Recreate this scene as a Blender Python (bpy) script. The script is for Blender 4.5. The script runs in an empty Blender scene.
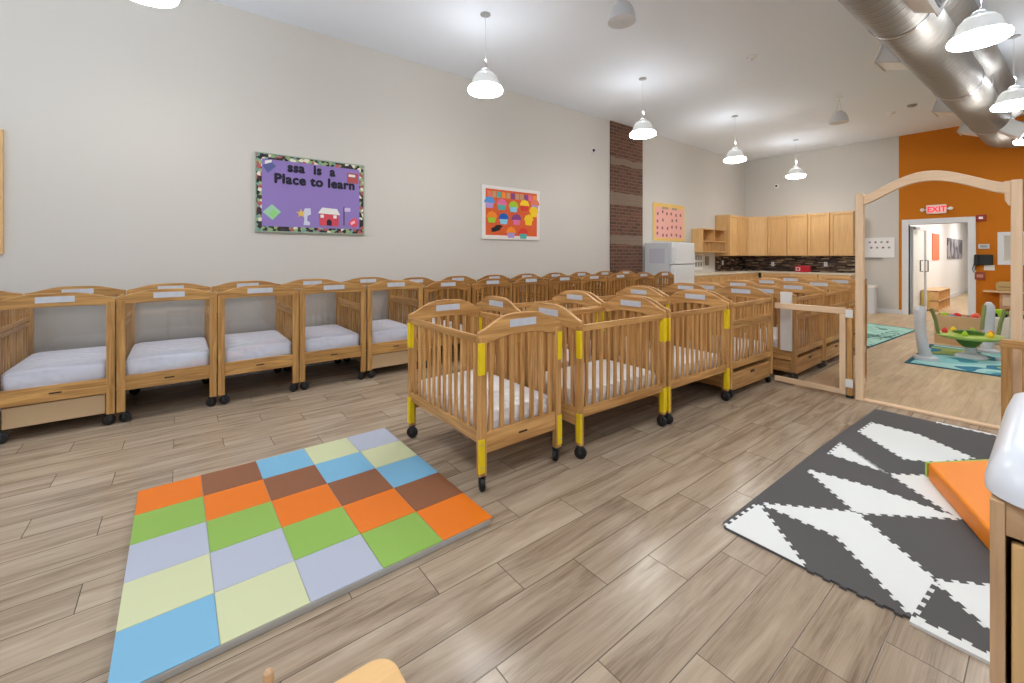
import bpy, bmesh, math, random
from mathutils import Vector, Matrix
PI = math.pi
R = random.Random(7)
scn = bpy.context.scene
col = scn.collection

# ------------------------------------------------------------------ camera, world, exposure
W, Hh, F = 1024, 683, 425.5
cam_d = bpy.data.cameras.new('camera')
cam = bpy.data.objects.new('camera', cam_d); col.objects.link(cam)
cam_d.sensor_width = 36.0
cam_d.lens = F/W*36.0
cam_d.shift_y = -(341.5-255.5)/W
cam_d.clip_start = 0.05
YAW = 0.9069
cam.location = (0, 0, 1.37)
cam.rotation_euler = (PI/2, 0, YAW)
scn.camera = cam
vs = scn.view_settings
vs.view_transform = 'Standard'; vs.look = 'None'; vs.gamma = 1.0; vs.use_curve_mapping = False
vs.exposure = -0.13
wd = bpy.data.worlds.new('world'); scn.world = wd; wd.use_nodes = True
wd.node_tree.nodes['Background'].inputs[0].default_value = (0.75, 0.85, 1.0, 1)
wd.node_tree.nodes['Background'].inputs[1].default_value = 0.3

def area_light(name, loc, rot, sx, sy, power, color=(1, 1, 1)):
    l = bpy.data.lights.new(name, 'AREA'); l.shape = 'RECTANGLE'; l.size = sx; l.size_y = sy
    l.energy = power; l.color = color
    o = bpy.data.objects.new(name, l); col.objects.link(o); o.location = loc; o.rotation_euler = rot
    return o
CEIL = 4.17
BACK = 13.3      # back wall
LEFT = -5.72     # long white wall
RIGHT = 5.2
REAR = -4.2
# fill lamps in unseen windows added behind the camera and to the right
WIN_REAR = [(-5.0, -2.2), (-1.8, 1.2), (1.6, 4.6)]
WIN_RIGHT = [(-3.4, -0.2), (0.2, 3.8)]
WZ0, WZ1 = 1.0, 4.0
for a, b in WIN_REAR:
    area_light('window_fill', ((a+b)/2, REAR-.02, 2.5), (PI/2, 0, 0), b-a, 3.0, 9, (.86, .93, 1))
for a, b in WIN_RIGHT:
    area_light('window_fill', (RIGHT+.02, (a+b)/2, 2.5), (PI/2, 0, PI/2), b-a, 3.0, 9, (.86, .93, 1))
# upward area lamps added out of view to brighten the ceiling
area_light('ceiling_fill', (-.3, REAR-2.6, -.05), (PI, 0, 0), 11, 4.5, 1700, (.84, .92, 1))
area_light('ceiling_fill', (RIGHT+2.6, .2, -.05), (PI, 0, 0), 4.5, 8, 1700, (.84, .92, 1))

# ------------------------------------------------------------------ materials
def new_mat(name):
    m = bpy.data.materials.new(name); m.use_nodes = True
    return m, m.node_tree, m.node_tree.nodes['Principled BSDF']
def lin(c):
    return tuple((x/255/12.92 if x/255 <= .04045 else ((x/255+.055)/1.055)**2.4) for x in c) + (1,)
def flat(name, rgb, rough=.5, metal=0, bump=0, bscale=60, spec=None, var=0, emit=0):
    m, nt, p = new_mat(name)
    p.inputs['Base Color'].default_value = lin(rgb); p.inputs['Roughness'].default_value = rough
    p.inputs['Metallic'].default_value = metal
    if spec is not None: p.inputs['Specular IOR Level'].default_value = spec
    tc = nt.nodes.new('ShaderNodeTexCoord')
    if var:
        n = nt.nodes.new('ShaderNodeTexNoise'); n.inputs['Scale'].default_value = bscale*.2; n.inputs['Detail'].default_value = 5
        nt.links.new(tc.outputs['Object'], n.inputs['Vector'])
        mx = nt.nodes.new('ShaderNodeMix'); mx.data_type = 'RGBA'
        mx.inputs[6].default_value = lin(rgb); mx.inputs[7].default_value = lin([max(0, c*(1-var)) for c in rgb])
        nt.links.new(n.outputs['Fac'], mx.inputs[0]); nt.links.new(mx.outputs[2], p.inputs['Base Color'])
    if bump:
        n = nt.nodes.new('ShaderNodeTexNoise'); n.inputs['Scale'].default_value = bscale; n.inputs['Detail'].default_value = 4
        nt.links.new(tc.outputs['Object'], n.inputs['Vector'])
        b = nt.nodes.new('ShaderNodeBump'); b.inputs['Strength'].default_value = bump; b.inputs['Distance'].default_value = .02
        nt.links.new(n.outputs['Fac'], b.inputs['Height']); nt.links.new(b.outputs[0], p.inputs['Normal'])
    if emit:
        p.inputs['Emission Color'].default_value = lin(rgb); p.inputs['Emission Strength'].default_value = emit
    return m
def wood(name, c1, c2, axis='Z', rough=.38, rnd=.12, sc=1.0, knots=False):
    m, nt, p = new_mat(name); N = nt.nodes; L = nt.links
    tc = N.new('ShaderNodeTexCoord'); mp = N.new('ShaderNodeMapping')
    s = {'X': (1.5, 22, 22), 'Y': (22, 1.5, 22), 'Z': (22, 22, 1.5)}[axis]
    mp.inputs['Scale'].default_value = [v*sc for v in s]
    oi = N.new('ShaderNodeObjectInfo')
    ad = N.new('ShaderNodeVectorMath'); ad.operation = 'ADD'
    ml = N.new('ShaderNodeMath'); ml.operation = 'MULTIPLY'; ml.inputs[1].default_value = 37
    L.new(oi.outputs['Random'], ml.inputs[0]); L.new(tc.outputs['Object'], mp.inputs[0]); L.new(mp.outputs[0], ad.inputs[0]); L.new(ml.outputs[0], ad.inputs[1])
    n = N.new('ShaderNodeTexNoise'); n.inputs['Scale'].default_value = 1.6; n.inputs['Detail'].default_value = 7; n.inputs['Distortion'].default_value = 1.3 if knots else .4
    L.new(ad.outputs[0], n.inputs['Vector'])
    r = N.new('ShaderNodeValToRGB'); r.color_ramp.elements[0].position = .3; r.color_ramp.elements[1].position = .72
    r.color_ramp.elements[0].color = lin(c2); r.color_ramp.elements[1].color = lin(c1)
    L.new(n.outputs['Fac'], r.inputs[0])
    hs = N.new('ShaderNodeHueSaturation')
    mr = N.new('ShaderNodeMapRange'); mr.inputs['To Min'].default_value = 1-rnd; mr.inputs['To Max'].default_value = 1+rnd*.4
    L.new(oi.outputs['Random'], mr.inputs['Value']); L.new(mr.outputs[0], hs.inputs['Value'])
    L.new(r.outputs[0], hs.inputs['Color']); L.new(hs.outputs[0], p.inputs['Base Color'])
    p.inputs['Roughness'].default_value = rough
    b = N.new('ShaderNodeBump'); b.inputs['Strength'].default_value = .08; L.new(n.outputs['Fac'], b.inputs['Height']); L.new(b.outputs[0], p.inputs['Normal'])
    return m
def wood3(nm, c1, c2, **k):
    return {a: wood(nm+'_'+a, c1, c2, a, **k) for a in 'XYZ'}
OAK = wood3('oak', (222, 172, 108), (164, 114, 60))        # cribs of the island
PINE = wood3('pine', (214, 166, 100), (152, 106, 54), knots=True)  # wall cribs
DARKOAK = wood3('honey_oak', (190, 138, 76), (136, 92, 44))
BIRCH = wood3('birch', (244, 212, 174), (232, 198, 160), rnd=.04)   # arch
MAPLE = wood3('maple', (230, 188, 130), (214, 170, 114), rnd=.05)   # kitchen
PLY = wood3('plywood', (212, 174, 134), (186, 146, 106))

def plank_floor(name, cols, grout, w=.1935, Lk=.86, x0=-1.1495, y0=1.69, stag=.2867, rough=.3, tint=1):
    m, nt, p = new_mat(name); N = nt.nodes; L = nt.links
    def M(op, a, b=None, c=None):
        n = N.new('ShaderNodeMath'); n.operation = op
        for i, v in enumerate((a, b, c)):
            if v is None: continue
            if isinstance(v, (int, float)): n.inputs[i].default_value = v
            else: L.new(v, n.inputs[i])
        return n.outputs[0]
    tc = N.new('ShaderNodeTexCoord'); sp = N.new('ShaderNodeSeparateXYZ'); L.new(tc.outputs['Object'], sp.inputs[0])
    u = M('DIVIDE', M('SUBTRACT', sp.outputs[0], x0), w)
    row = M('FLOOR', u); fu = M('SUBTRACT', u, row)
    v = M('DIVIDE', M('SUBTRACT', M('SUBTRACT', sp.outputs[1], y0), M('MULTIPLY', row, stag)), Lk)
    cl = M('FLOOR', v); fv = M('SUBTRACT', v, cl)
    eu = M('MULTIPLY', M('MINIMUM', fu, M('SUBTRACT', 1, fu)), w)
    ev = M('MULTIPLY', M('MINIMUM', fv, M('SUBTRACT', 1, fv)), Lk)
    edge = M('MINIMUM', eu, ev)
    cb = N.new('ShaderNodeCombineXYZ'); L.new(row, cb.inputs[0]); L.new(cl, cb.inputs[1])
    wn = N.new('ShaderNodeTexWhiteNoise'); wn.noise_dimensions = '3D'; L.new(cb.outputs[0], wn.inputs['Vector'])
    # grain
    mp = N.new('ShaderNodeMapping'); mp.inputs['Scale'].default_value = (16, 1.6, 1)
    L.new(tc.outputs['Object'], mp.inputs[0])
    off = N.new('ShaderNodeVectorMath'); off.operation = 'MULTIPLY_ADD'; off.inputs[1].default_value = (20, 20, 20)
    L.new(wn.outputs['Color'], off.inputs[0]); L.new(mp.outputs[0], off.inputs[2])
    n1 = N.new('ShaderNodeTexNoise'); n1.inputs['Scale'].default_value = 1.0; n1.inputs['Detail'].default_value = 8; n1.inputs['Roughness'].default_value = .62; n1.inputs['Distortion'].default_value = .6
    L.new(off.outputs[0], n1.inputs['Vector'])
    mp2 = N.new('ShaderNodeMapping'); mp2.inputs['Scale'].default_value = (90, 5, 1); L.new(off.outputs[0], mp2.inputs[0])
    n2 = N.new('ShaderNodeTexNoise'); n2.inputs['Scale'].default_value = .16; n2.inputs['Detail'].default_value = 4
    L.new(mp2.outputs[0], n2.inputs['Vector'])
    f = M('ADD', M('ADD', M('MULTIPLY', n1.outputs['Fac'], .95), M('MULTIPLY', n2.outputs['Fac'], .28)), M('MULTIPLY', M('SUBTRACT', wn.outputs['Value'], .5), .13))
    r = N.new('ShaderNodeValToRGB'); el = r.color_ramp.elements
    el[0].position = .36; el[0].color = lin(cols[0]); el[1].position = .84; el[1].color = lin(cols[3])
    e = el.new(.52); e.color = lin(cols[1]); e = el.new(.66); e.color = lin(cols[2])
    L.new(f, r.inputs[0])
    g = N.new('ShaderNodeMapRange'); g.inputs['From Min'].default_value = .0008; g.inputs['From Max'].default_value = .0024
    L.new(edge, g.inputs['Value'])
    mx = N.new('ShaderNodeMix'); mx.data_type = 'RGBA'; mx.inputs[6].default_value = lin(grout)
    L.new(g.outputs[0], mx.inputs[0]); L.new(r.outputs[0], mx.inputs[7]); L.new(mx.outputs[2], p.inputs['Base Color'])
    p.inputs['Roughness'].default_value = rough
    b = N.new('ShaderNodeBump'); b.inputs['Strength'].default_value = .25; b.inputs['Distance'].default_value = .004
    hh = M('ADD', M('MULTIPLY', n1.outputs['Fac'], .5), g.outputs[0]); L.new(hh, b.inputs['Height']); L.new(b.outputs[0], p.inputs['Normal'])
    return m

def acrylic(name='clear_acrylic', tint=(.98, .98, .98, 1), ior=1.6):
    m = bpy.data.materials.new(name); m.use_nodes = True; nt = m.node_tree; nt.nodes.clear()
    o = nt.nodes.new('ShaderNodeOutputMaterial'); t = nt.nodes.new('ShaderNodeBsdfTransparent'); t.inputs[0].default_value = tint
    g = nt.nodes.new('ShaderNodeBsdfGlossy'); g.inputs['Roughness'].default_value = .03
    fr = nt.nodes.new('ShaderNodeFresnel'); ge = nt.nodes.new('ShaderNodeNewGeometry'); mr = nt.nodes.new('ShaderNodeMapRange')
    mr.inputs['To Min'].default_value = ior; mr.inputs['To Max'].default_value = 1/ior
    nt.links.new(ge.outputs['Backfacing'], mr.inputs['Value']); nt.links.new(mr.outputs[0], fr.inputs[0])
    mx = nt.nodes.new('ShaderNodeMixShader')
    nt.links.new(fr.outputs[0], mx.inputs[0]); nt.links.new(t.outputs[0], mx.inputs[1]); nt.links.new(g.outputs[0], mx.inputs[2]); nt.links.new(mx.outputs[0], o.inputs[0])
    return m

def brick_mat():
    m, nt, p = new_mat('old_brick'); N = nt.nodes; L = nt.links
    tc = N.new('ShaderNodeTexCoord'); sp = N.new('ShaderNodeSeparateXYZ'); cb = N.new('ShaderNodeCombineXYZ')
    L.new(tc.outputs['Object'], sp.inputs[0]); L.new(sp.outputs[1], cb.inputs[0]); L.new(sp.outputs[2], cb.inputs[1])
    b = N.new('ShaderNodeTexBrick'); L.new(cb.outputs[0], b.inputs['Vector'])
    b.inputs['Color1'].default_value = lin((114, 76, 58)); b.inputs['Color2'].default_value = lin((88, 60, 48)); b.inputs['Mortar'].default_value = lin((122, 100, 86))
    b.inputs['Scale'].default_value = 1; b.inputs['Brick Width'].default_value = .21; b.inputs['Row Height'].default_value = .072; b.inputs['Mortar Size'].default_value = .008
    # plastered grey bands
    n = N.new('ShaderNodeTexNoise'); n.inputs['Scale'].default_value = 3; n.inputs['Detail'].default_value = 6; L.new(cb.outputs[0], n.inputs['Vector'])
    def band(z0, z1):
        a = N.new('ShaderNodeMath'); a.operation = 'MULTIPLY_ADD'; a.inputs[1].default_value = .12; L.new(n.outputs['Fac'], a.inputs[0]); L.new(sp.outputs[2], a.inputs[2])
        g = N.new('ShaderNodeMath'); g.operation = 'GREATER_THAN'; g.inputs[1].default_value = z0+.06; L.new(a.outputs[0], g.inputs[0])
        l = N.new('ShaderNodeMath'); l.operation = 'LESS_THAN'; l.inputs[1].default_value = z1+.06; L.new(a.outputs[0], l.inputs[0])
        q = N.new('ShaderNodeMath'); q.operation = 'MULTIPLY'; L.new(g.outputs[0], q.inputs[0]); L.new(l.outputs[0], q.inputs[1]); return q.outputs[0]
    s = N.new('ShaderNodeMath'); s.operation = 'ADD'; L.new(band(1.60, 1.80), s.inputs[0])
    s2 = N.new('ShaderNodeMath'); s2.operation = 'ADD'; L.new(band(2.44, 2.70), s2.inputs[0]); L.new(band(3.28, 3.43), s2.inputs[1]); L.new(s2.outputs[0], s.inputs[1])
    k = N.new('ShaderNodeMath'); k.operation = 'MULTIPLY'; k.inputs[1].default_value = .75; L.new(s.outputs[0], k.inputs[0])
    mx = N.new('ShaderNodeMix'); mx.data_type = 'RGBA'; mx.inputs[7].default_value = lin((138, 122, 106)); L.new(k.outputs[0], mx.inputs[0]); L.new(b.outputs['Color'], mx.inputs[6])
    L.new(mx.outputs[2], p.inputs['Base Color']); p.inputs['Roughness'].default_value = .9
    bp = N.new('ShaderNodeBump'); bp.inputs['Strength'].default_value = .6; bp.inputs['Distance'].default_value = .01; bp.invert = True
    L.new(b.outputs['Fac'], bp.inputs['Height']); L.new(bp.outputs[0], p.inputs['Normal'])
    return m
def mosaic_mat():
    m, nt, p = new_mat('strip_mosaic'); N = nt.nodes; L = nt.links
    tc = N.new('ShaderNodeTexCoord'); sp = N.new('ShaderNodeSeparateXYZ'); cb = N.new('ShaderNodeCombineXYZ'); L.new(tc.outputs['Object'], sp.inputs[0])
    a = N.new('ShaderNodeMath'); a.operation = 'ADD'; L.new(sp.outputs[0], a.inputs[0]); L.new(sp.outputs[1], a.inputs[1])
    L.new(a.outputs[0], cb.inputs[0]); L.new(sp.outputs[2], cb.inputs[1])
    def F_(op, x, y):
        n = N.new('ShaderNodeMath'); n.operation = op
        for i, q in enumerate((x, y)):
            if isinstance(q, (int, float)): n.inputs[i].default_value = q
            else: L.new(q, n.inputs[i])
        return n.outputs[0]
    row = F_('FLOOR', F_('DIVIDE', sp.outputs[2], .026), 0)
    u = F_('FLOOR', F_('ADD', F_('DIVIDE', a.outputs[0], .17), F_('MULTIPLY', row, .37)), 0)
    c2 = N.new('ShaderNodeCombineXYZ'); L.new(row, c2.inputs[0]); L.new(u, c2.inputs[1])
    wn = N.new('ShaderNodeTexWhiteNoise'); L.new(c2.outputs[0], wn.inputs['Vector'])
    r = N.new('ShaderNodeValToRGB'); r.color_ramp.interpolation = 'CONSTANT'; el = r.color_ramp.elements
    el[0].color = lin((44, 32, 28)); el[1].position = .3; el[1].color = lin((84, 62, 50))
    for ps, c in ((.52, (60, 44, 38)), (.68, (132, 110, 88)), (.8, (100, 84, 76)), (.9, (168, 150, 124))):
        e = el.new(ps); e.color = lin(c)
    L.new(wn.outputs['Value'], r.inputs[0]); L.new(r.outputs[0], p.inputs['Base Color']); p.inputs['Roughness'].default_value = .25
    return m
def speckle(name, cols, scale):
    m, nt, p = new_mat(name); N = nt.nodes; L = nt.links
    tc = N.new('ShaderNodeTexCoord'); v = N.new('ShaderNodeTexVoronoi'); v.inputs['Scale'].default_value = scale
    L.new(tc.outputs['Object'], v.inputs['Vector']); sx = N.new('ShaderNodeSeparateColor'); L.new(v.outputs['Color'], sx.inputs[0])
    r = N.new('ShaderNodeValToRGB'); r.color_ramp.interpolation = 'CONSTANT'; el = r.color_ramp.elements
    el[0].color = lin(cols[0]); el[1].position = 1/len(cols); el[1].color = lin(cols[1])
    for i in range(2, len(cols)):
        e = el.new(i/len(cols)); e.color = lin(cols[i])
    L.new(sx.outputs[0], r.inputs[0]); L.new(r.outputs[0], p.inputs['Base Color']); p.inputs['Roughness'].default_value = .7
    return m
def cells(name, cols, scale, edge=None):
    """large soft patches for the play rugs"""
    m, nt, p = new_mat(name); N = nt.nodes; L = nt.links
    tc = N.new('ShaderNodeTexCoord'); n = N.new('ShaderNodeTexNoise'); n.inputs['Scale'].default_value = scale; n.inputs['Detail'].default_value = 1.5
    L.new(tc.outputs['Object'], n.inputs['Vector'])
    r = N.new('ShaderNodeValToRGB'); r.color_ramp.interpolation = 'CONSTANT'; el = r.color_ramp.elements
    k = len(cols); el[0].color = lin(cols[0]); el[1].position = .36; el[1].color = lin(cols[1])
    for i in range(2, k):
        e = el.new(.36+(i-1)*.28/(k-1)); e.color = lin(cols[i])
    L.new(n.outputs['Fac'], r.inputs[0]); L.new(r.outputs[0], p.inputs['Base Color']); p.inputs['Roughness'].default_value = .95
    return m
def spiral_metal():
    m, nt, p = new_mat('spiral_duct_metal'); N = nt.nodes; L = nt.links
    p.inputs['Base Color'].default_value = lin((150, 147, 142)); p.inputs['Metallic'].default_value = .5; p.inputs['Roughness'].default_value = .58
    tc = N.new('ShaderNodeTexCoord'); w = N.new('ShaderNodeTexWave'); w.bands_direction = 'Y'; w.inputs['Scale'].default_value = 2.6; w.inputs['Distortion'].default_value = .15
    mp = N.new('ShaderNodeMapping'); mp.inputs['Rotation'].default_value = (0, 0, .25); L.new(tc.outputs['Object'], mp.inputs[0]); L.new(mp.outputs[0], w.inputs['Vector'])
    r = N.new('ShaderNodeValToRGB'); r.color_ramp.elements[0].position = .85; r.color_ramp.elements[1].position = .97; L.new(w.outputs['Fac'], r.inputs[0])
    n = N.new('ShaderNodeTexNoise'); n.inputs['Scale'].default_value = 9; L.new(tc.outputs['Object'], n.inputs['Vector'])
    a = N.new('ShaderNodeMath'); a.operation = 'MULTIPLY_ADD'; a.inputs[1].default_value = .25; L.new(n.outputs['Fac'], a.inputs[0]); L.new(r.outputs[0], a.inputs[2])
    b = N.new('ShaderNodeBump'); b.inputs['Strength'].default_value = .5; b.inputs['Distance'].default_value = .02
    L.new(a.outputs[0], b.inputs['Height']); L.new(b.outputs[0], p.inputs['Normal'])
    return m
M_WALL = flat('white_wall_paint', (208, 204, 197), .9, bump=.03, bscale=160)
M_CEIL = flat('ceiling_paint', (236, 243, 252), .95)
M_ORANGE_WALL = flat('orange_wall_paint', (200, 116, 2), .85)
M_FLOOR = plank_floor('wood_look_tile', [(120, 100, 80), (152, 133, 112), (170, 151, 129), (188, 170, 148)], (84, 72, 60), rough=.25)
M_FLOOR2 = plank_floor('oak_vinyl', [(158, 130, 94), (186, 158, 120), (200, 174, 136), (214, 190, 154)], (176, 148, 112), w=.16, Lk=1.2, rough=.35)
M_BRICK = brick_mat(); M_MOSAIC = mosaic_mat(); M_CLEAR = acrylic()
M_GLASS = acrylic('door_glass', (.97, .99, .98, 1), 1.15)
M_WHITE = flat('white_gloss', (238, 238, 238), .3); M_WHITEMAT = flat('white_matt', (235, 233, 228), .8)
M_FRIDGE = flat('fridge_enamel', (222, 226, 230), .35); M_GREY = flat('grey_plastic', (150, 152, 154), .4)
M_PALE = flat('pale_grey_plastic', (205, 207, 210), .5); M_MOLD = flat('moulded_plastic', (232, 236, 244), .22)
M_BLACK = flat('black_plastic', (22, 22, 24), .4); M_RUBBER = flat('caster_rubber', (20, 20, 22), .55)
M_CASTER = flat('caster_fork', (70, 70, 72), .4, .6)
M_STEEL = flat('steel', (190, 190, 192), .3, 1); M_YELLOW = flat('yellow_guard', (240, 208, 20), .4)
M_SHEET = flat('mattress_cover', (232, 235, 250), .7)
_nt = M_SHEET.node_tree; _w = _nt.nodes.new('ShaderNodeTexWave'); _w.bands_direction = 'Y'; _w.inputs['Scale'].default_value = 2.6; _w.inputs['Distortion'].default_value = 5; _w.inputs['Detail'].default_value = 3
_t = _nt.nodes.new('ShaderNodeTexCoord'); _nt.links.new(_t.outputs['Object'], _w.inputs['Vector'])
_b = _nt.nodes.new('ShaderNodeBump'); _b.inputs['Strength'].default_value = .7; _b.inputs['Distance'].default_value = .03
_nt.links.new(_w.outputs['Fac'], _b.inputs['Height']); _nt.links.new(_b.outputs[0], _nt.nodes['Principled BSDF'].inputs['Normal'])
M_QUILT = flat('quilted_cover', (242, 238, 238), .8, bump=.9, bscale=34)
M_CARD = flat('name_card', (214, 218, 228), .35, var=.12, bscale=120)
M_DARKSLOT = flat('dark_slot', (48, 30, 20), .6); M_TRIMW = flat('trim_paint', (226, 228, 232), .5)
M_DARKFOAM = flat('charcoal_foam', (84, 82, 82), .85, bump=.15, bscale=300)
M_WHITEFOAM = flat('white_foam', (232, 234, 232), .85, bump=.1, bscale=300)
M_OVINYL = flat('orange_vinyl', (244, 138, 10), .45, bump=.06, bscale=20); M_GVINYL = flat('lime_vinyl', (170, 204, 92), .45)
M_DIFF, _nt, _p = new_mat('lamp_diffuser'); _p.inputs['Base Color'].default_value = (1, 1, 1, 1)
_p.inputs['Emission Color'].default_value = (1, .985, .955, 1); _p.inputs['Emission Strength'].default_value = 62
M_SHADE, _nt, _p = new_mat('lamp_shade_glass'); _p.inputs['Base Color'].default_value = lin((226, 230, 230)); _p.inputs['Roughness'].default_value = .3
_p.inputs['Emission Color'].default_value = (1, .98, .94, 1); _p.inputs['Emission Strength'].default_value = .25
M_EXIT, _nt, _p = new_mat('exit_letters'); _p.inputs['Base Color'].default_value = lin((230, 30, 50)); _p.inputs['Emission Color'].default_value = lin((245, 40, 70)); _p.inputs['Emission Strength'].default_value = 1.2
M_BIN = flat('bin_grey_white', (214, 218, 222), .45)
def C_(name, rgb, rough=.6): return flat(name, rgb, rough)

# ------------------------------------------------------------------ mesh helpers
class MB:
    def __init__(s): s.v = []; s.f = []; s.mi = []; s.cur = 0
    def add(s, vs_, fs):
        o = len(s.v); s.v += [tuple(v) for v in vs_]
        for f in fs: s.f.append([o+i for i in f]); s.mi.append(s.cur)
        return s
    def box(s, x0, x1, y0, y1, z0, z1, mt=None):
        vs_ = [Vector((x, y, z)) for x in (x0, x1) for y in (y0, y1) for z in (z0, z1)]
        if mt is not None: vs_ = [mt @ v for v in vs_]
        return s.add(vs_, [(0, 1, 3, 2), (4, 6, 7, 5), (0, 4, 5, 1), (2, 3, 7, 6), (0, 2, 6, 4), (1, 5, 7, 3)])
    def prism(s, pts, a0, a1, plane='XY'):
        """2D outline extruded along the remaining axis"""
        n = len(pts)
        def P(p, a): return {'XY': (p[0], p[1], a), 'XZ': (p[0], a, p[1]), 'YZ': (a, p[0], p[1])}[plane]
        vs_ = [P(p, a0) for p in pts]+[P(p, a1) for p in pts]
        fs = [tuple(range(n))[::-1], tuple(range(n, 2*n))]+[(i, (i+1) % n, n+(i+1) % n, n+i) for i in range(n)]
        return s.add(vs_, fs)
    def lathe(s, prof, c=(0, 0, 0), n=32, axis='Z', cap=True):
        vs_ = []
        for r, h in prof:
            for i in range(n):
                a = 2*PI*i/n; p = (r*math.cos(a), r*math.sin(a), h)
                if axis == 'X': p = (p[2], p[0], p[1])
                if axis == 'Y': p = (p[0], p[2], p[1])
                vs_.append((p[0]+c[0], p[1]+c[1], p[2]+c[2]))
        fs = []
        for k in range(len(prof)-1):
            for i in range(n): fs.append((k*n+i, k*n+(i+1) % n, (k+1)*n+(i+1) % n, (k+1)*n+i))
        if cap:
            if prof[0][0] > 1e-6: fs.append(tuple(range(n))[::-1])
            if prof[-1][0] > 1e-6: fs.append(tuple((len(prof)-1)*n+i for i in range(n)))
        return s.add(vs_, fs)
    def tube(s, pts, r, n=12, cap=True):
        pts = [Vector(p) for p in pts]; rs = r if isinstance(r, (list, tuple)) else [r]*len(pts)
        vs_ = []; up = None
        for k, p in enumerate(pts):
            t = (pts[min(k+1, len(pts)-1)]-pts[max(k-1, 0)]).normalized()
            if up is None:
                up = Vector((0, 0, 1)) if abs(t.z) < .9 else Vector((1, 0, 0))
            a = t.cross(up).normalized(); b = a.cross(t).normalized(); up = b
            for i in range(n):
                w = 2*PI*i/n; vs_.append(p+a*rs[k]*math.cos(w)+b*rs[k]*math.sin(w))
        fs = []
        for k in range(len(pts)-1):
            for i in range(n): fs.append((k*n+i, k*n+(i+1) % n, (k+1)*n+(i+1) % n, (k+1)*n+i))
        if cap: fs += [tuple(range(n))[::-1], tuple((len(pts)-1)*n+i for i in range(n))]
        return s.add(vs_, fs)
    def build(s, name, mat, parent=None, bev=0, smooth=False, seg=2):
        me = bpy.data.meshes.new(name); me.from_pydata(s.v, [], s.f)
        mats = mat if isinstance(mat, (list, tuple)) else [mat]
        for m in mats: me.materials.append(m)
        for p, mi in zip(me.polygons, s.mi): p.material_index = mi
        bm = bmesh.new(); bm.from_mesh(me); bmesh.ops.recalc_face_normals(bm, faces=bm.faces); bm.to_mesh(me); bm.free()
        if smooth:
            for p in me.polygons: p.use_smooth = True
            me.set_sharp_from_angle(angle=math.radians(40))
        o = bpy.data.objects.new(name, me); col.objects.link(o)
        if parent: o.parent = parent
        if bev:
            b = o.modifiers.new('bevel', 'BEVEL'); b.width = bev; b.segments = seg; b.limit_method = 'ANGLE'; b.angle_limit = math.radians(35)
        return o
def rounded(x0, x1, y0, y1, r, n=5):
    pts = []
    for cx, cy, a in ((x1-r, y1-r, 0), (x0+r, y1-r, 90), (x0+r, y0+r, 180), (x1-r, y0+r, 270)):
        for i in range(n+1):
            t = math.radians(a+90*i/n); pts.append((cx+r*math.cos(t), cy+r*math.sin(t)))
    return pts
def thing(name, label, cat, loc=(0, 0, 0), rz=0, group=None):
    o = bpy.data.objects.new(name, None); col.objects.link(o); o.empty_display_size = .1
    o.location = loc; o.rotation_euler = (0, 0, rz); o['label'] = label; o['category'] = cat
    if group: o['group'] = group
    return o
def tag(o, label, cat, group=None):
    o['label'] = label; o['category'] = cat
    if group: o['group'] = group
    return o
def struct(o): o['kind'] = 'structure'; return o
def dup(o, parent=None):
    c = o.copy(); col.objects.link(c)
    if parent: c.parent = parent
    for ch in list(o.children): dup(ch, c)
    return c
def text_part(name, body, size, mat, parent, loc, rot, extr=.003, bold=.0, sx=1.0, space=1.0):
    cu = bpy.data.curves.new(name, 'FONT'); cu.body = body; cu.size = size; cu.extrude = extr; cu.space_character = space
    tmp = bpy.data.objects.new('tmp', cu); col.objects.link(tmp)
    dg = bpy.context.evaluated_depsgraph_get(); me0 = bpy.data.meshes.new_from_object(tmp.evaluated_get(dg))
    bpy.data.objects.remove(tmp)
    vs0 = [v.co.copy() for v in me0.vertices]; fs0 = [tuple(p.vertices) for p in me0.polygons]
    m = MB()
    for k, (ox, oy) in enumerate(((0, 0), (bold, 0), (-bold, 0), (0, bold), (0, -bold), (bold*.7, bold*.7), (-bold*.7, -bold*.7), (bold*.7, -bold*.7), (-bold*.7, bold*.7)) if bold else ((0, 0),)):
        m.add([v+Vector((ox, oy, k*.00015)) for v in vs0], fs0)
    o = m.build(name, mat, parent); o.location = loc; o.rotation_euler = rot; o.scale = (sx, 1, 1)
    return o
ON_LEFT = (PI/2, 0, PI/2)     # text on the left wall, read from the room
ON_BACK = (PI/2, 0, 0)        # text on the back wall

# ------------------------------------------------------------------ setting
struct(MB().box(LEFT-.1, RIGHT+.1, REAR-.1, BACK+.02, -.1, 0).build('floor', M_FLOOR))
struct(MB().box(-1.70, RIGHT, 5.10, 8.3, -.05, .002).box(-5.0, RIGHT, 8.3, BACK, -.05, .002).build('floor_play_area', M_FLOOR2))
struct(MB().box(LEFT-.1, RIGHT+.1, REAR-.1, BACK+.1, CEIL, CEIL+.1).build('ceiling', M_CEIL))
struct(MB().box(LEFT-.12, LEFT, REAR-.1, BACK+.1, 0, CEIL).build('wall_left', M_WALL))
struct(MB().box(LEFT, -2.27, BACK, BACK+.14, 0, CEIL).build('wall_back', M_WALL))
DX0, DX1, DZ = -2.10, -1.16, 2.08
ob = MB(); ob.box(-2.27, DX0, BACK, BACK+.14, 0, CEIL); ob.box(DX0, DX1, BACK, BACK+.14, DZ, CEIL); ob.box(DX1, -.70, BACK, BACK+.14, 0, CEIL)
ob.box(-.70, .5, BACK, BACK+.14, 0, 1.22); ob.box(-.70, .5, BACK, BACK+.14, 1.81, CEIL); ob.box(.5, RIGHT, BACK, BACK+.14, 0, CEIL)
struct(ob.build('wall_back_orange', M_ORANGE_WALL))
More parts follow.
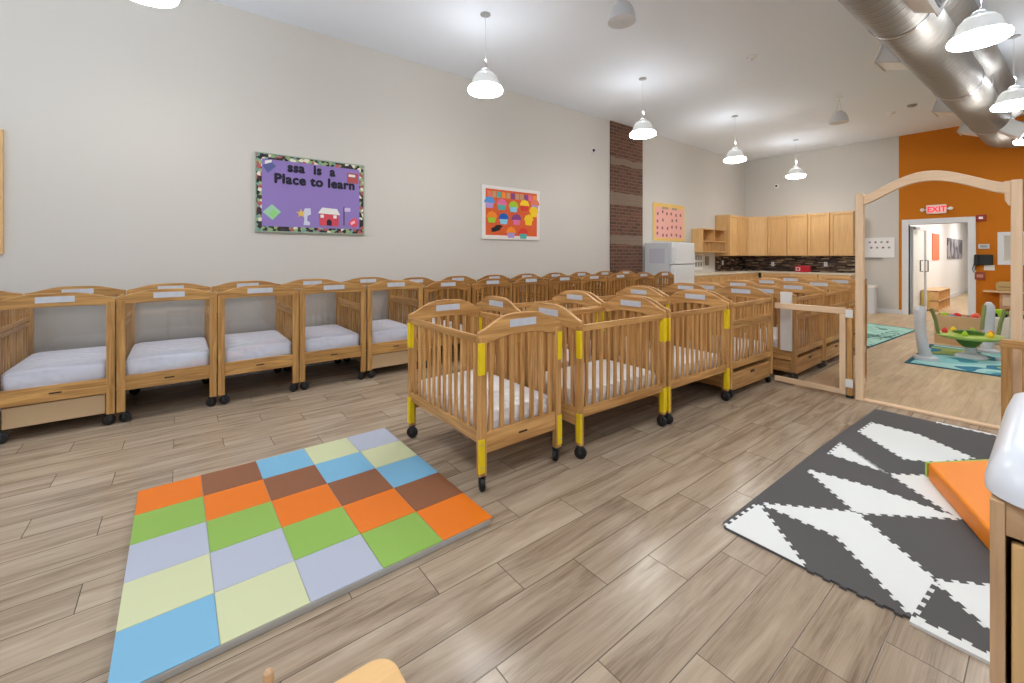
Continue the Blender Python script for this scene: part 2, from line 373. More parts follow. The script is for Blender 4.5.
def wall_with_windows(name, spans, lo, hi, z0, z1, put):
    m = MB(); edges = [lo]+[e for s_ in spans for e in s_]+[hi]
    for i in range(0, len(edges), 2): put(m, edges[i], edges[i+1], 0, CEIL)
    for a, b in spans: put(m, a, b, 0, z0); put(m, a, b, z1, CEIL)
    return struct(m.build(name, M_WALL))
wall_with_windows('wall_rear', WIN_REAR, LEFT, RIGHT, WZ0, WZ1, lambda m, a, b, z0, z1: m.box(a, b, REAR-.12, REAR, z0, z1))
wall_with_windows('wall_right', WIN_RIGHT, REAR, BACK, WZ0, WZ1, lambda m, a, b, z0, z1: m.box(RIGHT, RIGHT+.12, a, b, z0, z1))
wn_ = 1
for a, b in WIN_REAR:  # frames of the unseen rear windows, added to carry the fill lamps
    m = MB(); y0, y1 = REAR-.1, REAR+.02
    m.box(a, a+.06, y0, y1, WZ0, WZ1).box(b-.06, b, y0, y1, WZ0, WZ1).box(a, b, y0, y1, WZ0, WZ0+.06).box(a, b, y0, y1, WZ1-.06, WZ1).box((a+b)/2-.03, (a+b)/2+.03, y0, y1, WZ0, WZ1)
    struct(m.build('window_%d' % wn_, M_TRIMW)); wn_ += 1
for a, b in WIN_RIGHT:  # same for the unseen windows added on the right
    m = MB(); x0, x1 = RIGHT-.02, RIGHT+.1
    m.box(x0, x1, a, a+.06, WZ0, WZ1).box(x0, x1, b-.06, b, WZ0, WZ1).box(x0, x1, a, b, WZ0, WZ0+.06).box(x0, x1, a, b, WZ1-.06, WZ1).box(x0, x1, (a+b)/2-.03, (a+b)/2+.03, WZ0, WZ1)
    struct(m.build('window_%d' % wn_, M_TRIMW)); wn_ += 1
# brick pier set in the long wall
struct(MB().box(LEFT-.02, LEFT+.03, 7.06, 8.16, 0, CEIL).build('wall_left_brick_pier', M_BRICK))
struct(MB().box(LEFT, LEFT+.015, REAR, 7.05, 0, .1).build('baseboard_left', M_TRIMW))
bb = MB(); bb.box(-3.0, -2.28, BACK-.015, BACK, 0, .1); struct(bb.build('baseboard_back', M_TRIMW))
bb = MB(); bb.box(-2.27, -2.22, BACK-.015, BACK, 0, .1); bb.box(-1.02, RIGHT, BACK-.015, BACK, 0, .1); struct(bb.build('baseboard_orange', M_TRIMW))
# door with frame and opened glass leaf
d = MB(); d.box(-2.215, DX0, BACK-.03, BACK+.16, 0, 2.2).box(DX1, -1.043, BACK-.03, BACK+.16, 0, 2.2).box(DX0, DX1, BACK-.03, BACK+.16, DZ, 2.2)
dfr = struct(d.build('door_1', M_TRIMW, bev=.006))
leaf = bpy.data.objects.new('door_leaf', None); col.objects.link(leaf); leaf.parent = dfr; leaf.location = (DX0+.03, BACK+.17, 0); leaf.rotation_euler = (0, 0, math.radians(83))
m = MB(); m.box(0, .05, -.02, .02, .01, 2.05).box(.86, .9, -.02, .02, .01, 2.05).box(.05, .86, -.02, .02, .01, .12).box(.05, .86, -.02, .02, 1.97, 2.05)
lf = m.build('leaf_frame', M_PALE, leaf); 
MB().box(.05, .86, -.005, .005, .12, 1.97).build('glass_pane', M_GLASS, leaf)
h = MB()
for s_ in (-1, 1):
    h.tube([(.80, s_*.02, .98), (.80, s_*.07, .98), (.80, s_*.07, 1.25), (.80, s_*.02, 1.25)], .012, 8)
h.build('pull_handle', M_BLACK, leaf)
MB().box(.02, .3, -.06, -.02, 1.98, 2.04).build('door_closer', M_GREY, leaf)
# hall beyond
struct(MB().box(-2.2, -2.10, BACK+.14, 24, 0, 2.7).build('wall_hall_left', flat('hall_paint', (240, 238, 236), .9)))
HP = flat('hall_paint_plain', (240, 238, 236), .9)
struct(MB().box(.2, .3, BACK+.14, 24, 0, 2.7).build('wall_hall_right', HP))
struct(MB().box(-2.2, .3, 24, 24.1, 0, 2.7).build('wall_hall_end', HP))
struct(MB().box(-2.2, .3, BACK+.14, 24.1, 2.7, 2.8).build('ceiling_hall', M_CEIL))
struct(MB().box(-2.2, .3, BACK, 24.1, -.1, 0).build('floor_hall', M_FLOOR2))
struct(MB().box(-2.10, -2.08, 14.2, 24, 0, .12).build('baseboard_hall', M_TRIMW))
for yy in (14.3, 17, 20.5): area_light('hall_light', (-1, yy, 2.68), (0, 0, 0), 1.0, 1.8, 42, (1, .98, .95))
# interior window right of the door
w = MB(); w.box(-.74, -.66, BACK-.02, BACK+.15, 1.18, 1.85).box(.46, .54, BACK-.02, BACK+.15, 1.18, 1.85).box(-.66, .46, BACK-.02, BACK+.15, 1.78, 1.85).box(-.66, .46, BACK-.02, BACK+.15, 1.18, 1.25)
wf = struct(w.build('window_%d' % wn_, M_TRIMW)); MB().box(-.66, .46, BACK+.06, BACK+.07, 1.25, 1.78).build('pane', M_GLASS, wf)

# ------------------------------------------------------------------ cribs
def arch_pts(w, zc, zp, lowc, lowp, n=24, sh=1.7):
    top = []; bot = []
    for i in range(n+1):
        t = -1+2*i/n; k = .5+.5*math.cos(PI*abs(t)**sh*.999)
        top.append((t*w/2, zc+(zp-zc)*k)); bot.append((t*(w/2-.05), lowc+(lowp-lowc)*k))
    # rounded outer shoulders
    return [(-w/2, zc-.055)]+[(-w/2, zc-.012)]+[(-w/2+.008, zc+.0)]+top[1:-1]+[(w/2-.008, zc)]+[(w/2, zc-.012), (w/2, zc-.055)]+[(w/2-.04, lowc)]+bot[::-1]+[(-w/2+.04, lowc)]
class CribKind: pass
def make_crib(kind, mats, Lc=.96, Wc=.655, zc=.93, zp=1.0, guard=False, clear=False, drawer=False, dropgate=False, mat_z=.33, mat_t=.11, sheet=None, rail_z=(.22, .34)):
    t = thing('crib', '', 'crib')
    X, Y, Z = mats['X'], mats['Y'], mats['Z']
    hx, hy = Wc/2, Lc/2
    pw, pd = .052, .036
    for sy in (-1, 1):
        for sx in (-1, 1):
            x0, x1 = sorted((sx*hx, sx*(hx-pw))); y0, y1 = sorted((sy*(hy-.006), sy*(hy-.006-pd)))
            p = MB().box(x0, x1, y0, y1, .095, zc-.035)
            for zz in (.28, .62, zc-.09) if clear else ():
                p.lathe([(.006, 0), (.006, .002)], ((x0+x1)/2, (y0-.0015 if sy < 0 else y1+.0005), zz), 8, 'Y')
            post = p.build('corner_post', Z, t, bev=.005)
            # swivel caster
            ci = .033 if guard else .046; cx, cy = sx*(hx-ci), sy*(hy-ci+.003)
            a = R.choice((0, .5, 1.2, 2.2, -.6)); ca, sa = math.cos(a), math.sin(a)
            rw = .041; ox, oy = .008*ca, .008*sa
            mt = Matrix.Translation((cx+ox, cy+oy, rw)) @ Matrix.Rotation(a, 4, 'Z')
            fk = MB(); fk.lathe([(.010, .088), (.010, .1)], (cx, cy, 0), 10)
            for q in (-.019, .016): fk.box(-.012, .008, q, q+.003, -.006, .047, mt)
            fk.box(-.018, .018, -.019, .019, .044, .050, mt)
            ck = fk.build('caster', M_CASTER, t)
            wv = MB(); n = 20; vs_ = []; fs = []
            for k, (yy, rr) in enumerate(((-.015, .0), (-.015, rw-.006), (-.011, rw), (.011, rw), (.015, rw-.006), (.015, 0))):
                for i in range(n):
                    g = 2*PI*i/n; vs_.append(mt @ Vector((rr*math.cos(g), yy, rr*math.sin(g))))
            for k in range(5):
                for i in range(n): fs.append((k*n+i, k*n+(i+1) % n, (k+1)*n+(i+1) % n, (k+1)*n+i))
            wv.add(vs_, fs); wv.build('wheel', M_RUBBER, ck, smooth=True)
            if guard:
                e = .003
                gx0, gx1 = (x0-e, x0+.036) if sx < 0 else (x1-.036, x1+e); gy0, gy1 = (y0-e, y0+.016) if sy < 0 else (y1-.040, y1+e)
                g_ = MB().box(gx0, gx1, gy0, gy1, .115, .31).build('leg_guard', M_YELLOW, t, bev=.003)
                for zz in (.15, .28): MB().lathe([(.005, 0), (.005, .002)], ((gx0+gx1)/2, (gy0-.002 if sy < 0 else gy1), zz), 8, 'Y').build('screw', M_STEEL, g_)
                MB().box(gx0, gx1, gy0, gy1, .68, .865).build('post_guard', M_YELLOW, t, bev=.003)
    for sy in (-1, 1):
        yc = sy*(hy-.012-.018+.006)
        lowc, lowp = (zc-.062, zc-.056) if clear else (zc-.075, zc-.04)
        a = MB().prism(arch_pts(Wc+.004, zc, zp, lowc, lowp), yc-.013, yc+.013, 'XZ')
        hb = a.build('arched_headboard', X, t, bev=.005)
        # name card on the outer face
        zcard = (zp+lowp)/2+.003
        for q in (-1, 1):
            yo = yc+q*.0135
            MB().box(-.105, .105, min(yo, yo+q*.002), max(yo, yo+q*.002), zcard-.023, zcard+.023).build('name_card', M_CARD, hb)
        yr = sy*(hy-.024)
        br = MB().box(-hx+.03, hx-.03, yr-.011, yr+.011, rail_z[0], rail_z[1]).build('end_rail', X, t, bev=.003)
        MB().prism(rounded(-.035, .035, sum(rail_z)/2-.006, sum(rail_z)/2+.006, .006, 4), yr+sy*.0108, yr+sy*.0118, 'XZ').build('oval_mark', M_DARKSLOT, br)
        if clear:
            MB().box(-hx+.04, hx-.04, yr-.003, yr+.003, rail_z[1]-.01, zc-.05).build('clear_end_panel', M_CLEAR, t)
        else:
            sl = MB(); n = 7
            for i in range(n):
                x = -hx+pw+(i+.5+.0)*(Wc-2*pw)/n
                tt = abs(x)/(Wc/2); zt = lowc+(lowp-lowc)*(.5+.5*math.cos(PI*tt**1.7))
                sl.box(x-.0155, x+.0155, yr-.007, yr+.007, rail_z[1]-.01, zt+.015)
            sl.build('end_slats', Z, t, bev=.003)
    for sx in (-1, 1):
        xr = sx*(hx-.022)
        top = zc-.03 if not clear else zc-.04
        MB().box(xr-.012, xr+.012, -hy+.03, hy-.03, rail_z[0]+.06, rail_z[0]+.125).build('bottom_rail', Y, t, bev=.004)
        MB().box(xr-.012, xr+.012, -hy+.03, hy-.03, top-.045, top).build('top_rail', Y, t, bev=.004)
        s = MB(); n = 12
        if dropgate:
            MB().box(xr-.013, xr+.013, -hy+.03, hy-.03, top-.2, top-.165).build('drop_gate_rail', Y, t, bev=.003)
            MB().box(xr-.012, xr+.012, -hy+.03, hy-.03, top-.245, top-.208).build('middle_rail', Y, t, bev=.003)
        for i in range(n):
            y = -hy+.05+(i+.5)*(Lc-.1)/n
            if dropgate:
                s.box(xr-.007, xr+.007, y-.011, y+.011, rail_z[0]+.11, top-.23); s.box(xr-.007, xr+.007, y-.011, y+.011, top-.18, top-.03)
            else: s.box(xr-.007, xr+.007, y-.014, y+.014, rail_z[0]+.11, top-.03)
        if dropgate: s.box(xr-.012, xr+.012, -.02, .02, rail_z[0]+.1, top-.02)
        s.build('side_slats', Z, t, bev=.003)
    # mattress: soft slab with sagging top
    nx, ny = 10, 14; mx_, my_ = hx-.045, hy-.045
    def slab(name, z0, z1, mat, ins, amp, par=None):
        vs_ = []; fs = []; ax, ay = mx_-ins, my_-ins
        ph = R.random()*9
        for layer, (ii, zz) in enumerate(((.0, z0+.015), (.0, z1-.03), (.012, z1-.008), (.035, z1))):
            pts = [(x, y) for x, y in rounded(-ax+ii, ax-ii, -ay+ii, ay-ii, .05, 4)]
            vs_ += [(x, y, zz) for x, y in pts]
        n = len(pts)
        b0 = [(x*.98, y*.99, z0) for x, y in rounded(-ax, ax, -ay, ay, .05, 4)]; vs_ += b0
        for k in range(3):
            for i in range(n): fs.append((k*n+i, k*n+(i+1) % n, (k+1)*n+(i+1) % n, (k+1)*n+i))
        for i in range(n): fs.append((4*n+i, 4*n+(i+1) % n, (i+1) % n, i))
        fs.append(tuple(range(4*n, 5*n)))
        # top as fan rings
        prev = 3*n; 
        for q, sc_ in enumerate((.8, .55, .3)):
            st = len(vs_)
            for i, (x, y) in enumerate(pts):
                vs_.append((x*sc_, y*sc_, z1+.004+amp*math.sin(x*sc_*17+ph)*math.cos(y*sc_*13+ph)))
            for i in range(n): fs.append((prev+i, prev+(i+1) % n, st+(i+1) % n, st+i))
            prev = st
        fs.append(tuple(prev+i for i in range(n)))
        m_ = MB(); m_.add(vs_, fs); return m_.build(name, mat, t, smooth=True)
    slab('mattress', mat_z, mat_z+mat_t, sheet or M_QUILT, 0, .004)
    MB().box(-hx+.035, hx-.035, -hy+.035, hy-.035, mat_z-.02, mat_z-.002).build('mattress_board', mats['Y'], t)
    if drawer == 'plain':
        MB().box(-hx+.06, hx-.06, -hy+.035, hy-.06, .10, .255).build('under_drawer', C_('pale_drawer_wood', (196, 166, 128), .5), t, bev=.004)
    elif drawer:
        dr = MB().box(-hx+.055, hx-.012, -hy+.06, hy-.06, .075, .235)
        dd = dr.build('under_drawer', mats['Y'], t, bev=.004)
        MB().prism(rounded(-.045, .045, .19, .215, .011, 4), hx-.013, hx-.009, 'YZ').build('drawer_slot', M_DARKSLOT, dd)
        MB().box(-hx+.056, hx-.056, -hy+.04, -hy+.058, .09, .21).build('drawer_front', mats['X'], dd, bev=.003)
    return t
def use(o, loc, rz, label, group):
    o.location = loc; o.rotation_euler = (0, 0, rz); o['label'] = label; o['group'] = group
protoA = make_crib('island', OAK, guard=True, Lc=.985, zc=.932, zp=1.02)                                      # guarded slatted crib
protoB = make_crib('gate', OAK, drawer=True, dropgate=True, Lc=.93, zc=.94, zp=1.025)
protoC = make_crib('wall', PINE, clear=True, dropgate=True, Lc=.97, Wc=.668, zc=1.035, zp=1.085, mat_z=.375, mat_t=.135, sheet=M_SHEET, rail_z=(.265, .385))
protoD = make_crib('walld', PINE, clear=True, dropgate=True, drawer='plain', Lc=.97, Wc=.668, zc=1.035, zp=1.085, mat_z=.375, mat_t=.135, sheet=M_SHEET, rail_z=(.265, .385))
protoE = make_crib('wallslat', DARKOAK, dropgate=True, Lc=.96, Wc=.66, zc=.99, zp=1.06, rail_z=(.25, .37), mat_z=.36)
used = {}
def put(p, loc, rz, label, group):
    if p.name in used: o = dup(p)
    else: o = p; used[p.name] = 1
    use(o, loc, rz, label, group); return o
GI = 'cribs in the island block'; GW = 'cribs in a row against the long white wall'
put(protoA, (-2.518, 1.682, 0), PI/2, 'nearest wooden crib of the island block, yellow leg guards, beside the patchwork mat', GI)
ords = ['first', 'second', 'third', 'fourth', 'fifth', 'sixth', 'seventh', 'eighth', 'ninth', 'tenth', 'eleventh', 'twelfth', 'thirteenth', 'fourteenth']
rowA = [(-2.265, 2.60), (-2.235, 3.605)]
lab_front = ['wooden crib with yellow guards and casters directly right of the nearest crib', 'second yellow-guarded crib from the front along the open floor side of the island']
for (x, y), lb in zip(rowA, lab_front): put(protoA, (x, y, 0), math.radians(-1.6), lb, GI)
for (x, y), lb in zip([(-2.942, 2.62), (-2.912, 3.625)], ['slatted crib behind the nearest crib, on the aisle side of the island block', 'second slatted crib from the front on the aisle side of the island block']):
    put(protoA, (x, y, 0), math.radians(-1.6), lb, GI)
put(protoB, (-2.215, 4.595, 0), math.radians(-1.2), 'natural wooden crib with a drawer below, just left of the clear gate', GI)
put(protoB, (-2.892, 4.61, 0), math.radians(-1.2), 'wooden crib on the aisle side, behind the crib with drawer beside the gate', GI)
y = 5.72
for i, (a, b) in enumerate((('wooden crib with drawer seen through the clear gate, white sheet on its end', 'crib on the aisle side next to the one with the white sheet'),
                            ('second wooden crib behind the clear gate', 'sixth crib from the front on the aisle side of the island'),
                            ('third and farthest crib behind the clear gate, by the arch post', 'farthest crib on the aisle side, toward the kitchen'))):
    put(protoB, (-2.06, y+i*.955, 0), 0, a, GI)
    put(protoB, (-2.737, y+i*.955, 0), 0, b, GI)
S = .685
for k in range(-1, 13):
    yc = -.7425+S*k if k > 3 else -.7425+.677*k
    if k > 3: yc = -.7425+.677*3+S*(k-3)
    xc = -4.68-.485
    if k == -1: lb = 'clear-ended wooden crib at the far left edge of the photo, mostly cut off'
    elif k == 0: lb = 'leftmost fully seen wall crib with clear end, pale drawer below and blue-white mattress'
    elif k == 12: lb = 'last crib of the wall row, right beside the white fridge'
    elif k == 11: lb = 'wall crib in front of the brick pier, last but one before the fridge'
    elif k < 4: lb = '%s clear-ended crib from the left in the wall row' % ords[k]
    elif k == 4: lb = 'clear-ended wall crib with drawer partly hidden by the nearest island crib'
    else: lb = '%s crib from the left in the wall row, slatted arched end seen over the island' % ords[k]
    pr = protoD if k in (0, 4) else protoC if k < 5 else protoE
    put(pr, (xc, yc, 0), PI/2, lb, GW)
# white sheet standing at the end of the crib behind the gate
tag(MB().box(-1.875, -1.765, 5.225, 5.250, .33, .97).build('white_sheet', M_WHITEMAT, bev=.002), 'tall narrow white sheet fixed to the crib end behind the clear gate', 'sheet')

# ------------------------------------------------------------------ arch gate
GY = 5.10
t = thing('wooden_archway', 'tall pale wooden archway with threshold between nap room and play area', 'archway', (-.72, GY, 0))
XA, XB = -1.148+.72, -.186+.72
for x in (XA, XB): MB().box(x-.03, x+.03, -.03, .03, 0, 1.955).build('post', BIRCH['Z'], t, bev=.005)
top = []; bot = []; n = 40; x0, x1 = XA+.03, XB-.03
for i in range(n+1):
    u = i/n; k = math.sin(PI*u**.93)**1.45 if 0 < u < 1 else 0
    ez = 1.935
    top.append((x0+(x1-x0)*u, ez+.165*k)); bot.append((x0+(x1-x0)*u, ez-.085+.165*k))
MB().prism(top+bot[::-1], -.022, .022, 'XZ').build('arched_rail', BIRCH['X'], t, bev=.005)
for x in (x1,):
    s_ = -1
    MB().prism([(x, 1.95), (x+s_*.035, 1.95), (x+s_*.03, 1.80), (x+s_*.012, 1.76), (x, 1.76)], -.02, .02, 'XZ').build('bracket', BIRCH['Z'], t, bev=.003)
MB().box(XA-.03, XB+.1, -.035, .035, 0, .018).build('threshold', BIRCH['X'], t, bev=.004)
# clear gate to the left
t = thing('clear_gate', 'low wooden-framed clear safety gate left of the archway', 'gate', (-1.58, GY, 0))
g0, g1 = -.30, .325
MB().box(g0, g1, -.018, .018, .80, .86).build('top_rail', BIRCH['X'], t, bev=.004)
MB().box(g0, g1, -.018, .018, .02, .07).build('bottom_rail', BIRCH['X'], t, bev=.004)
MB().box(g1-.05, g1, -.018, .018, .07, .80).build('stile', BIRCH['Z'], t, bev=.004)
MB().box(g0+.01, g1-.04, -.004, .004, .07, .80).build('clear_panel', M_CLEAR, t)
p = MB().box(.335, .378, -.022, .022, .02, .86).build('hinge_post', OAK['Z'], t, bev=.004)
for z in (.77, .10): MB().box(.325, .385, -.03, -.02, z, z+.08).build('bracket', M_WHITEMAT, t, bev=.004)
MB().box(.33, .382, -.025, .025, 0, .02).build('foot', M_BLACK, t)
# folded-back tall leaf behind the left post
t = thing('folded_gate_leaf', 'tall wooden gate leaf folded back behind the left archway post', 'gate', (-1.15, GY+.05, 0), math.radians(100))
m = MB(); m.box(0, .05, -.016, .016, .03, 1.12).box(.65, .7, -.016, .016, .03, 1.12); m.build('stile', DARKOAK['Z'], t, bev=.003)
m = MB(); m.box(.05, .65, -.016, .016, 1.06, 1.12).box(.05, .65, -.016, .016, .03, .09); m.build('rail', DARKOAK['X'], t, bev=.003)
MB().box(.05, .65, -.006, .006, .09, 1.06).build('infill_panel', DARKOAK['Z'], t)
for z in (.14, .45): MB().box(-.02, .04, -.03, -.016, z, z+.05).build('hinge', M_WHITEMAT, t)
# low slatted gate on the right
t = thing('slatted_fence', 'low slatted wooden fence panel right of the archway, behind the white changing tray', 'fence', (-.255, 4.895, 0))
MB().box(0, .055, -.02, .02, 0, .70).build('stile', OAK['Z'], t, bev=.004)
MB().box(.85, .905, -.02, .02, 0, .70).build('stile', OAK['Z'], t, bev=.004)
MB().box(-.005, .91, -.024, .024, .68, .74).build('top_rail', OAK['X'], t, bev=.004)
MB().box(.055, .85, -.015, .015, .04, .09).build('bottom_rail', OAK['X'], t, bev=.004)
m = MB()
for i in range(9): m.box(.10+i*.085, .135+i*.085, -.008, .008, .08, .69)
m.build('slats', OAK['Z'], t, bev=.003)

# ------------------------------------------------------------------ patchwork mat
t = thing('patchwork_mat', 'thick square play mat of orange, green, blue, grey, cream and brown squares', 'play mat', (-2.488, .54, 0), math.radians(.25))
PAL = {'o': C_('patch_orange', (228, 116, 12), .5), 'b': C_('patch_brown', (136, 86, 56), .5), 's': C_('patch_sky', (118, 176, 208), .5),
       'c': C_('patch_cream', (204, 208, 164), .5), 'l': C_('patch_grey', (176, 182, 198), .5), 'g': C_('patch_green', (138, 178, 78), .5)}
seq = {0: 'o', 1: 'g', 2: 'l', 3: 'c', 4: 's', -1: 'b', -2: 's', -3: 'c', -4: 'l'}
HS = .72; cell = 2*HS/5
MB().prism(rounded(-HS, HS, -HS, HS, .03, 4), .0, .031, 'XY').build('base_pad', C_('mat_edge_grey', (176, 172, 164), .6), t, bev=.006)
for ri in range(5):
    for ci in range(5):
        k = seq[ri-ci]
        x0_ = -HS+ri*cell; y0_ = -HS+ci*cell
        MB().box(x0_+.001, x0_+cell-.001, y0_+.001, y0_+cell-.001, .0305, .0345).build('patch', PAL[k], t, bev=.002)

# ------------------------------------------------------------------ puzzle mat
t = thing('puzzle_mat', 'charcoal and white interlocking foam floor mat in angular pattern before the archway', 'play mat', (0, 0, 0))
def teeth(poly, a, b, step=.055, depth=.016, inward=1):
    """replace edge a->b with a row of dovetail teeth"""
    ax, ay = a; bx, by = b; L_ = math.hypot(bx-ax, by-ay); ux, uy = (bx-ax)/L_, (by-ay)/L_; nx_, ny_ = -uy*inward, ux*inward
    n_ = max(1, int(L_/step)); st = L_/n_; out = [a]
    for i in range(n_):
        s0 = i*st
        for (s_, q) in ((.22, 0), (.17, 1), (.63, 1), (.58, 0)):
            d_ = s0+s_*st; out.append((ax+ux*d_+nx_*q*depth, ay+uy*d_+ny_*q*depth))
    poly += out
def toothed(pts, flags=None, **k):
    out = []
    for i in range(len(pts)):
        a, b = pts[i], pts[(i+1) % len(pts)]
        if flags is None or flags[i]: teeth(out, a, b, **k)
        else: out.append(a)
    return out
base = [(-.985, 4.86), (-1.03, 3.6), (-1.045, 2.18), (-1.02, 2.15), (-.674, 2.149)]
low = []; teeth(low, (-.674, 2.149), (-.335, 2.165), inward=-1, depth=.012)
base += low+[(-.335, 2.165), (-.142, 2.135), (.33, 2.13), (.33, 4.86)]
MB().prism(base, .0, .011, 'XY').build('charcoal_tiles', M_DARKFOAM, t)
W_ = dict(
 a=([(-1.018, 2.154), (-1.0, 2.492), (-.674, 2.149)], [1, 1, 0]),
 b=([(-.988, 2.513), (-.651, 2.817), (-.314, 2.49), (-.335, 2.182), (-.653, 2.509)], None),
 c=([(-.968, 3.139), (-.64, 3.197), (-.314, 3.169), (-.648, 2.821)], None),
 d=([(-.969, 3.79), (-.968, 3.50), (-.642, 3.48)], None),
 e=([(-.93, 4.444), (-.945, 4.128), (-.625, 3.80), (-.47, 3.92), (-.33, 4.20), (-.64, 4.43)], None),
 f=([(-.63, 3.477), (-.33, 3.80), (-.12, 3.48), (-.305, 3.166)], None),
 g=([(-.308, 2.487), (.02, 2.80), (.02, 2.15)], None),
 h=([(-.335, 2.175), (.02, 2.165), (.02, 2.13), (-.335, 2.135)], [1, 0, 0, 0]),
 i=([(-.60, 4.84), (.2, 4.84), (.2, 4.875), (-.60, 4.875)], [1, 0, 0, 0]))
for k, (pts, fl) in W_.items():
    MB().prism(toothed(pts, fl), .0, .0125, 'XY').build('white_tile', M_WHITEFOAM, t, bev=.0)
# orange wedge pad
t = thing('foam_pad', 'orange and lime foam play pad lying on the puzzle mat, partly behind changing cabinet', 'pad', (-.477, 3.57, .0125))
MB().prism([(0, 0), (.012, .03), (.27, .42), (.30, .43), (.80, .10), (.80, .07), (.50, -1.05), (.47, -1.06)], .0, .105, 'XY').build('orange_cover', M_OVINYL, t, bev=.014, seg=3)
MB().prism([(-.006, .008), (.265, .428), (.258, .436), (-.016, .012)], .012, .098, 'XY').build('lime_edge', M_GVINYL, t, bev=.003)

# ------------------------------------------------------------------ changing cabinet
t = thing('changing_cabinet', 'plywood cabinet holding the white changing tray at the right edge', 'cabinet', (-.088, 1.378, 0))
MB().box(0, .022, 0, .62, 0, .845).build('side_panel', PLY['Z'], t, bev=.002)
MB().box(.98, 1.0, 0, .62, 0, .845).build('side_panel', PLY['Z'], t, bev=.002)
MB().box(.022, .98, .004, .61, .775, .845).build('top_rail', PLY['X'], t, bev=.002)
MB().box(.022, .98, .6, .62, .02, .775).build('back_panel', PLY['Z'], t)
MB().box(.022, .98, .02, .6, .04, .06).build('bottom_shelf', PLY['X'], t)
MB().box(.030, .50, .006, .026, .03, .762).build('door', MAPLE['Z'], t, bev=.003)
MB().box(.506, .975, .006, .026, .03, .762).build('door', MAPLE['Z'], t, bev=.003)
# white moulded tray
t2 = thing('changing_tray', 'glossy white moulded changing tray with raised rim on the plywood cabinet', 'changing tray', (-.088, 1.378, .845))
def loft(m, rings):
    n = len(rings[0]); vs_ = [v for r_ in rings for v in r_]; fs = []
    for k in range(len(rings)-1):
        for i in range(n): fs.append((k*n+i, k*n+(i+1) % n, (k+1)*n+(i+1) % n, (k+1)*n+i))
    fs.append(tuple(range(n))[::-1]); fs.append(tuple((len(rings)-1)*n+i for i in range(n)))
    m.add(vs_, fs)
rings = []
for ins, z, rise in ((-.004, 0, 0), (-.012, .006, 0), (-.012, .03, 0), (-.004, .055, .4), (.012, .085, 1), (.03, .098, 1), (.05, .098, 1), (.07, .08, 1), (.085, .045, .4), (.12, .02, 0), (.22, .015, 0)):
    rr = rounded(0+ins, 1.0-ins, -.01+ins, .66-ins, .09 if ins < .2 else .05, 6)
    rings.append([(x, y, z+rise*.03*min(1, max(0, (y+.01)/.25))) for x, y in rr])
m = MB(); loft(m, rings); m.build('tray_shell', M_MOLD, t2, smooth=True)
# ------------------------------------------------------------------ low table and chairs at the bottom edge
t = thing('low_table', 'low pale wooden table with rounded corner poking into the bottom edge', 'table', (-.80, -.125, 0))
MB().prism(rounded(-.13, .60, -.75, .50, .05, 6), .458, .48, 'XY').build('tabletop', MAPLE['Y'], t, bev=.006)
for x, y in ((-.07, .42), (.54, .42), (-.07, -.69), (.54, -.69)): MB().lathe([(.016, 0), (.022, .458)], (x, y, 0), 14).build('leg', MAPLE['Z'], t, smooth=True)
def toddler_chair(loc, rz, label):
    t = thing('toddler_chair', label, 'chair', loc, rz, 'toddler chairs at the low table')
    MB().prism(rounded(-.15, .15, -.14, .14, .03, 4), .26, .275, 'XY').build('seat', PLY['Y'], t, bev=.004)
    for sx in (-1, 1):
        MB().lathe([(.013, 0), (.016, .26), (.011, .525), (.009, .54), (.003, .545)], (sx*.135, -.145, 0), 12).build('back_post', PLY['Z'], t, smooth=True)
        MB().lathe([(.013, 0), (.016, .26)], (sx*.125, .12, 0), 12).build('front_leg', PLY['Z'], t, smooth=True)
    MB().box(-.135, .135, -.153, -.139, .42, .52).build('back_rail', PLY['X'], t, bev=.004)
toddler_chair((-1.113, .005, 0), PI/2, 'small wooden chair whose rounded post tip shows at lower left of the table')
toddler_chair((-.568, .566, 0), 0, 'small wooden chair whose rounded post tip shows right of the table corner')

# ------------------------------------------------------------------ boards on the long wall
WX = LEFT
def wall_box(name, y0, y1, z0, z1, t0, t1, mat, parent, bev=0): return MB().box(t0, t1, y0, y1, z0, z1).build(name, mat, parent, bev=bev)
t = thing('bulletin_board', 'large purple bulletin board reading ssa is a place to learn', 'bulletin board', (WX, 1.32, 2.11))
y0, y1, z0, z1 = -.617, .617, -.45, .45
wall_box('backing', y0, y1, z0, z1, .001, .018, C_('purple_paper', (146, 124, 190), .8), t)
SP = speckle('patterned_border', [(40, 36, 34), (150, 176, 120), (60, 44, 50), (232, 226, 206), (180, 90, 90), (34, 30, 32), (120, 160, 150)], 26)
for a in ((y0, y1, z1-.055, z1), (y0, y1, z0, z0+.055), (y0, y0+.055, z0+.0555, z1-.0555), (y1-.05, y1, z0+.0555, z1-.0555)): wall_box('border_strip', a[0], a[1], a[2], a[3], .018, .021, SP, t)
FR = C_('pale_frame', (150, 170, 150), .5)
for a in ((y0-.012, y1+.012, z1, z1+.012), (y0-.012, y1+.012, z0-.014, z0), (y0-.012, y0, z0, z1), (y1, y1+.012, z0, z1)): wall_box('frame_strip', a[0], a[1], a[2], a[3], .001, .028, FR, t)
INK = C_('letter_black', (24, 20, 44), .7)
text_part('lettering', 'ssa  is  a', .155, INK, t, (.019, 1.03-1.32, 2.45-2.11-.065), ON_LEFT, bold=.008, sx=.93, space=1.1)
text_part('lettering', 'Place to learn', .155, INK, t, (.019, .885-1.32, 2.297-2.11-.06), ON_LEFT, bold=.008, sx=.98, space=1.1)
def poly_part(name, pts, mat, par, oy, oz, th=(.018, .022)):
    return MB().prism([(a-oy, b-oz) for a, b in pts], th[0], th[1], 'YZ').build(name, mat, par)
oy, oz = 1.32, 2.11
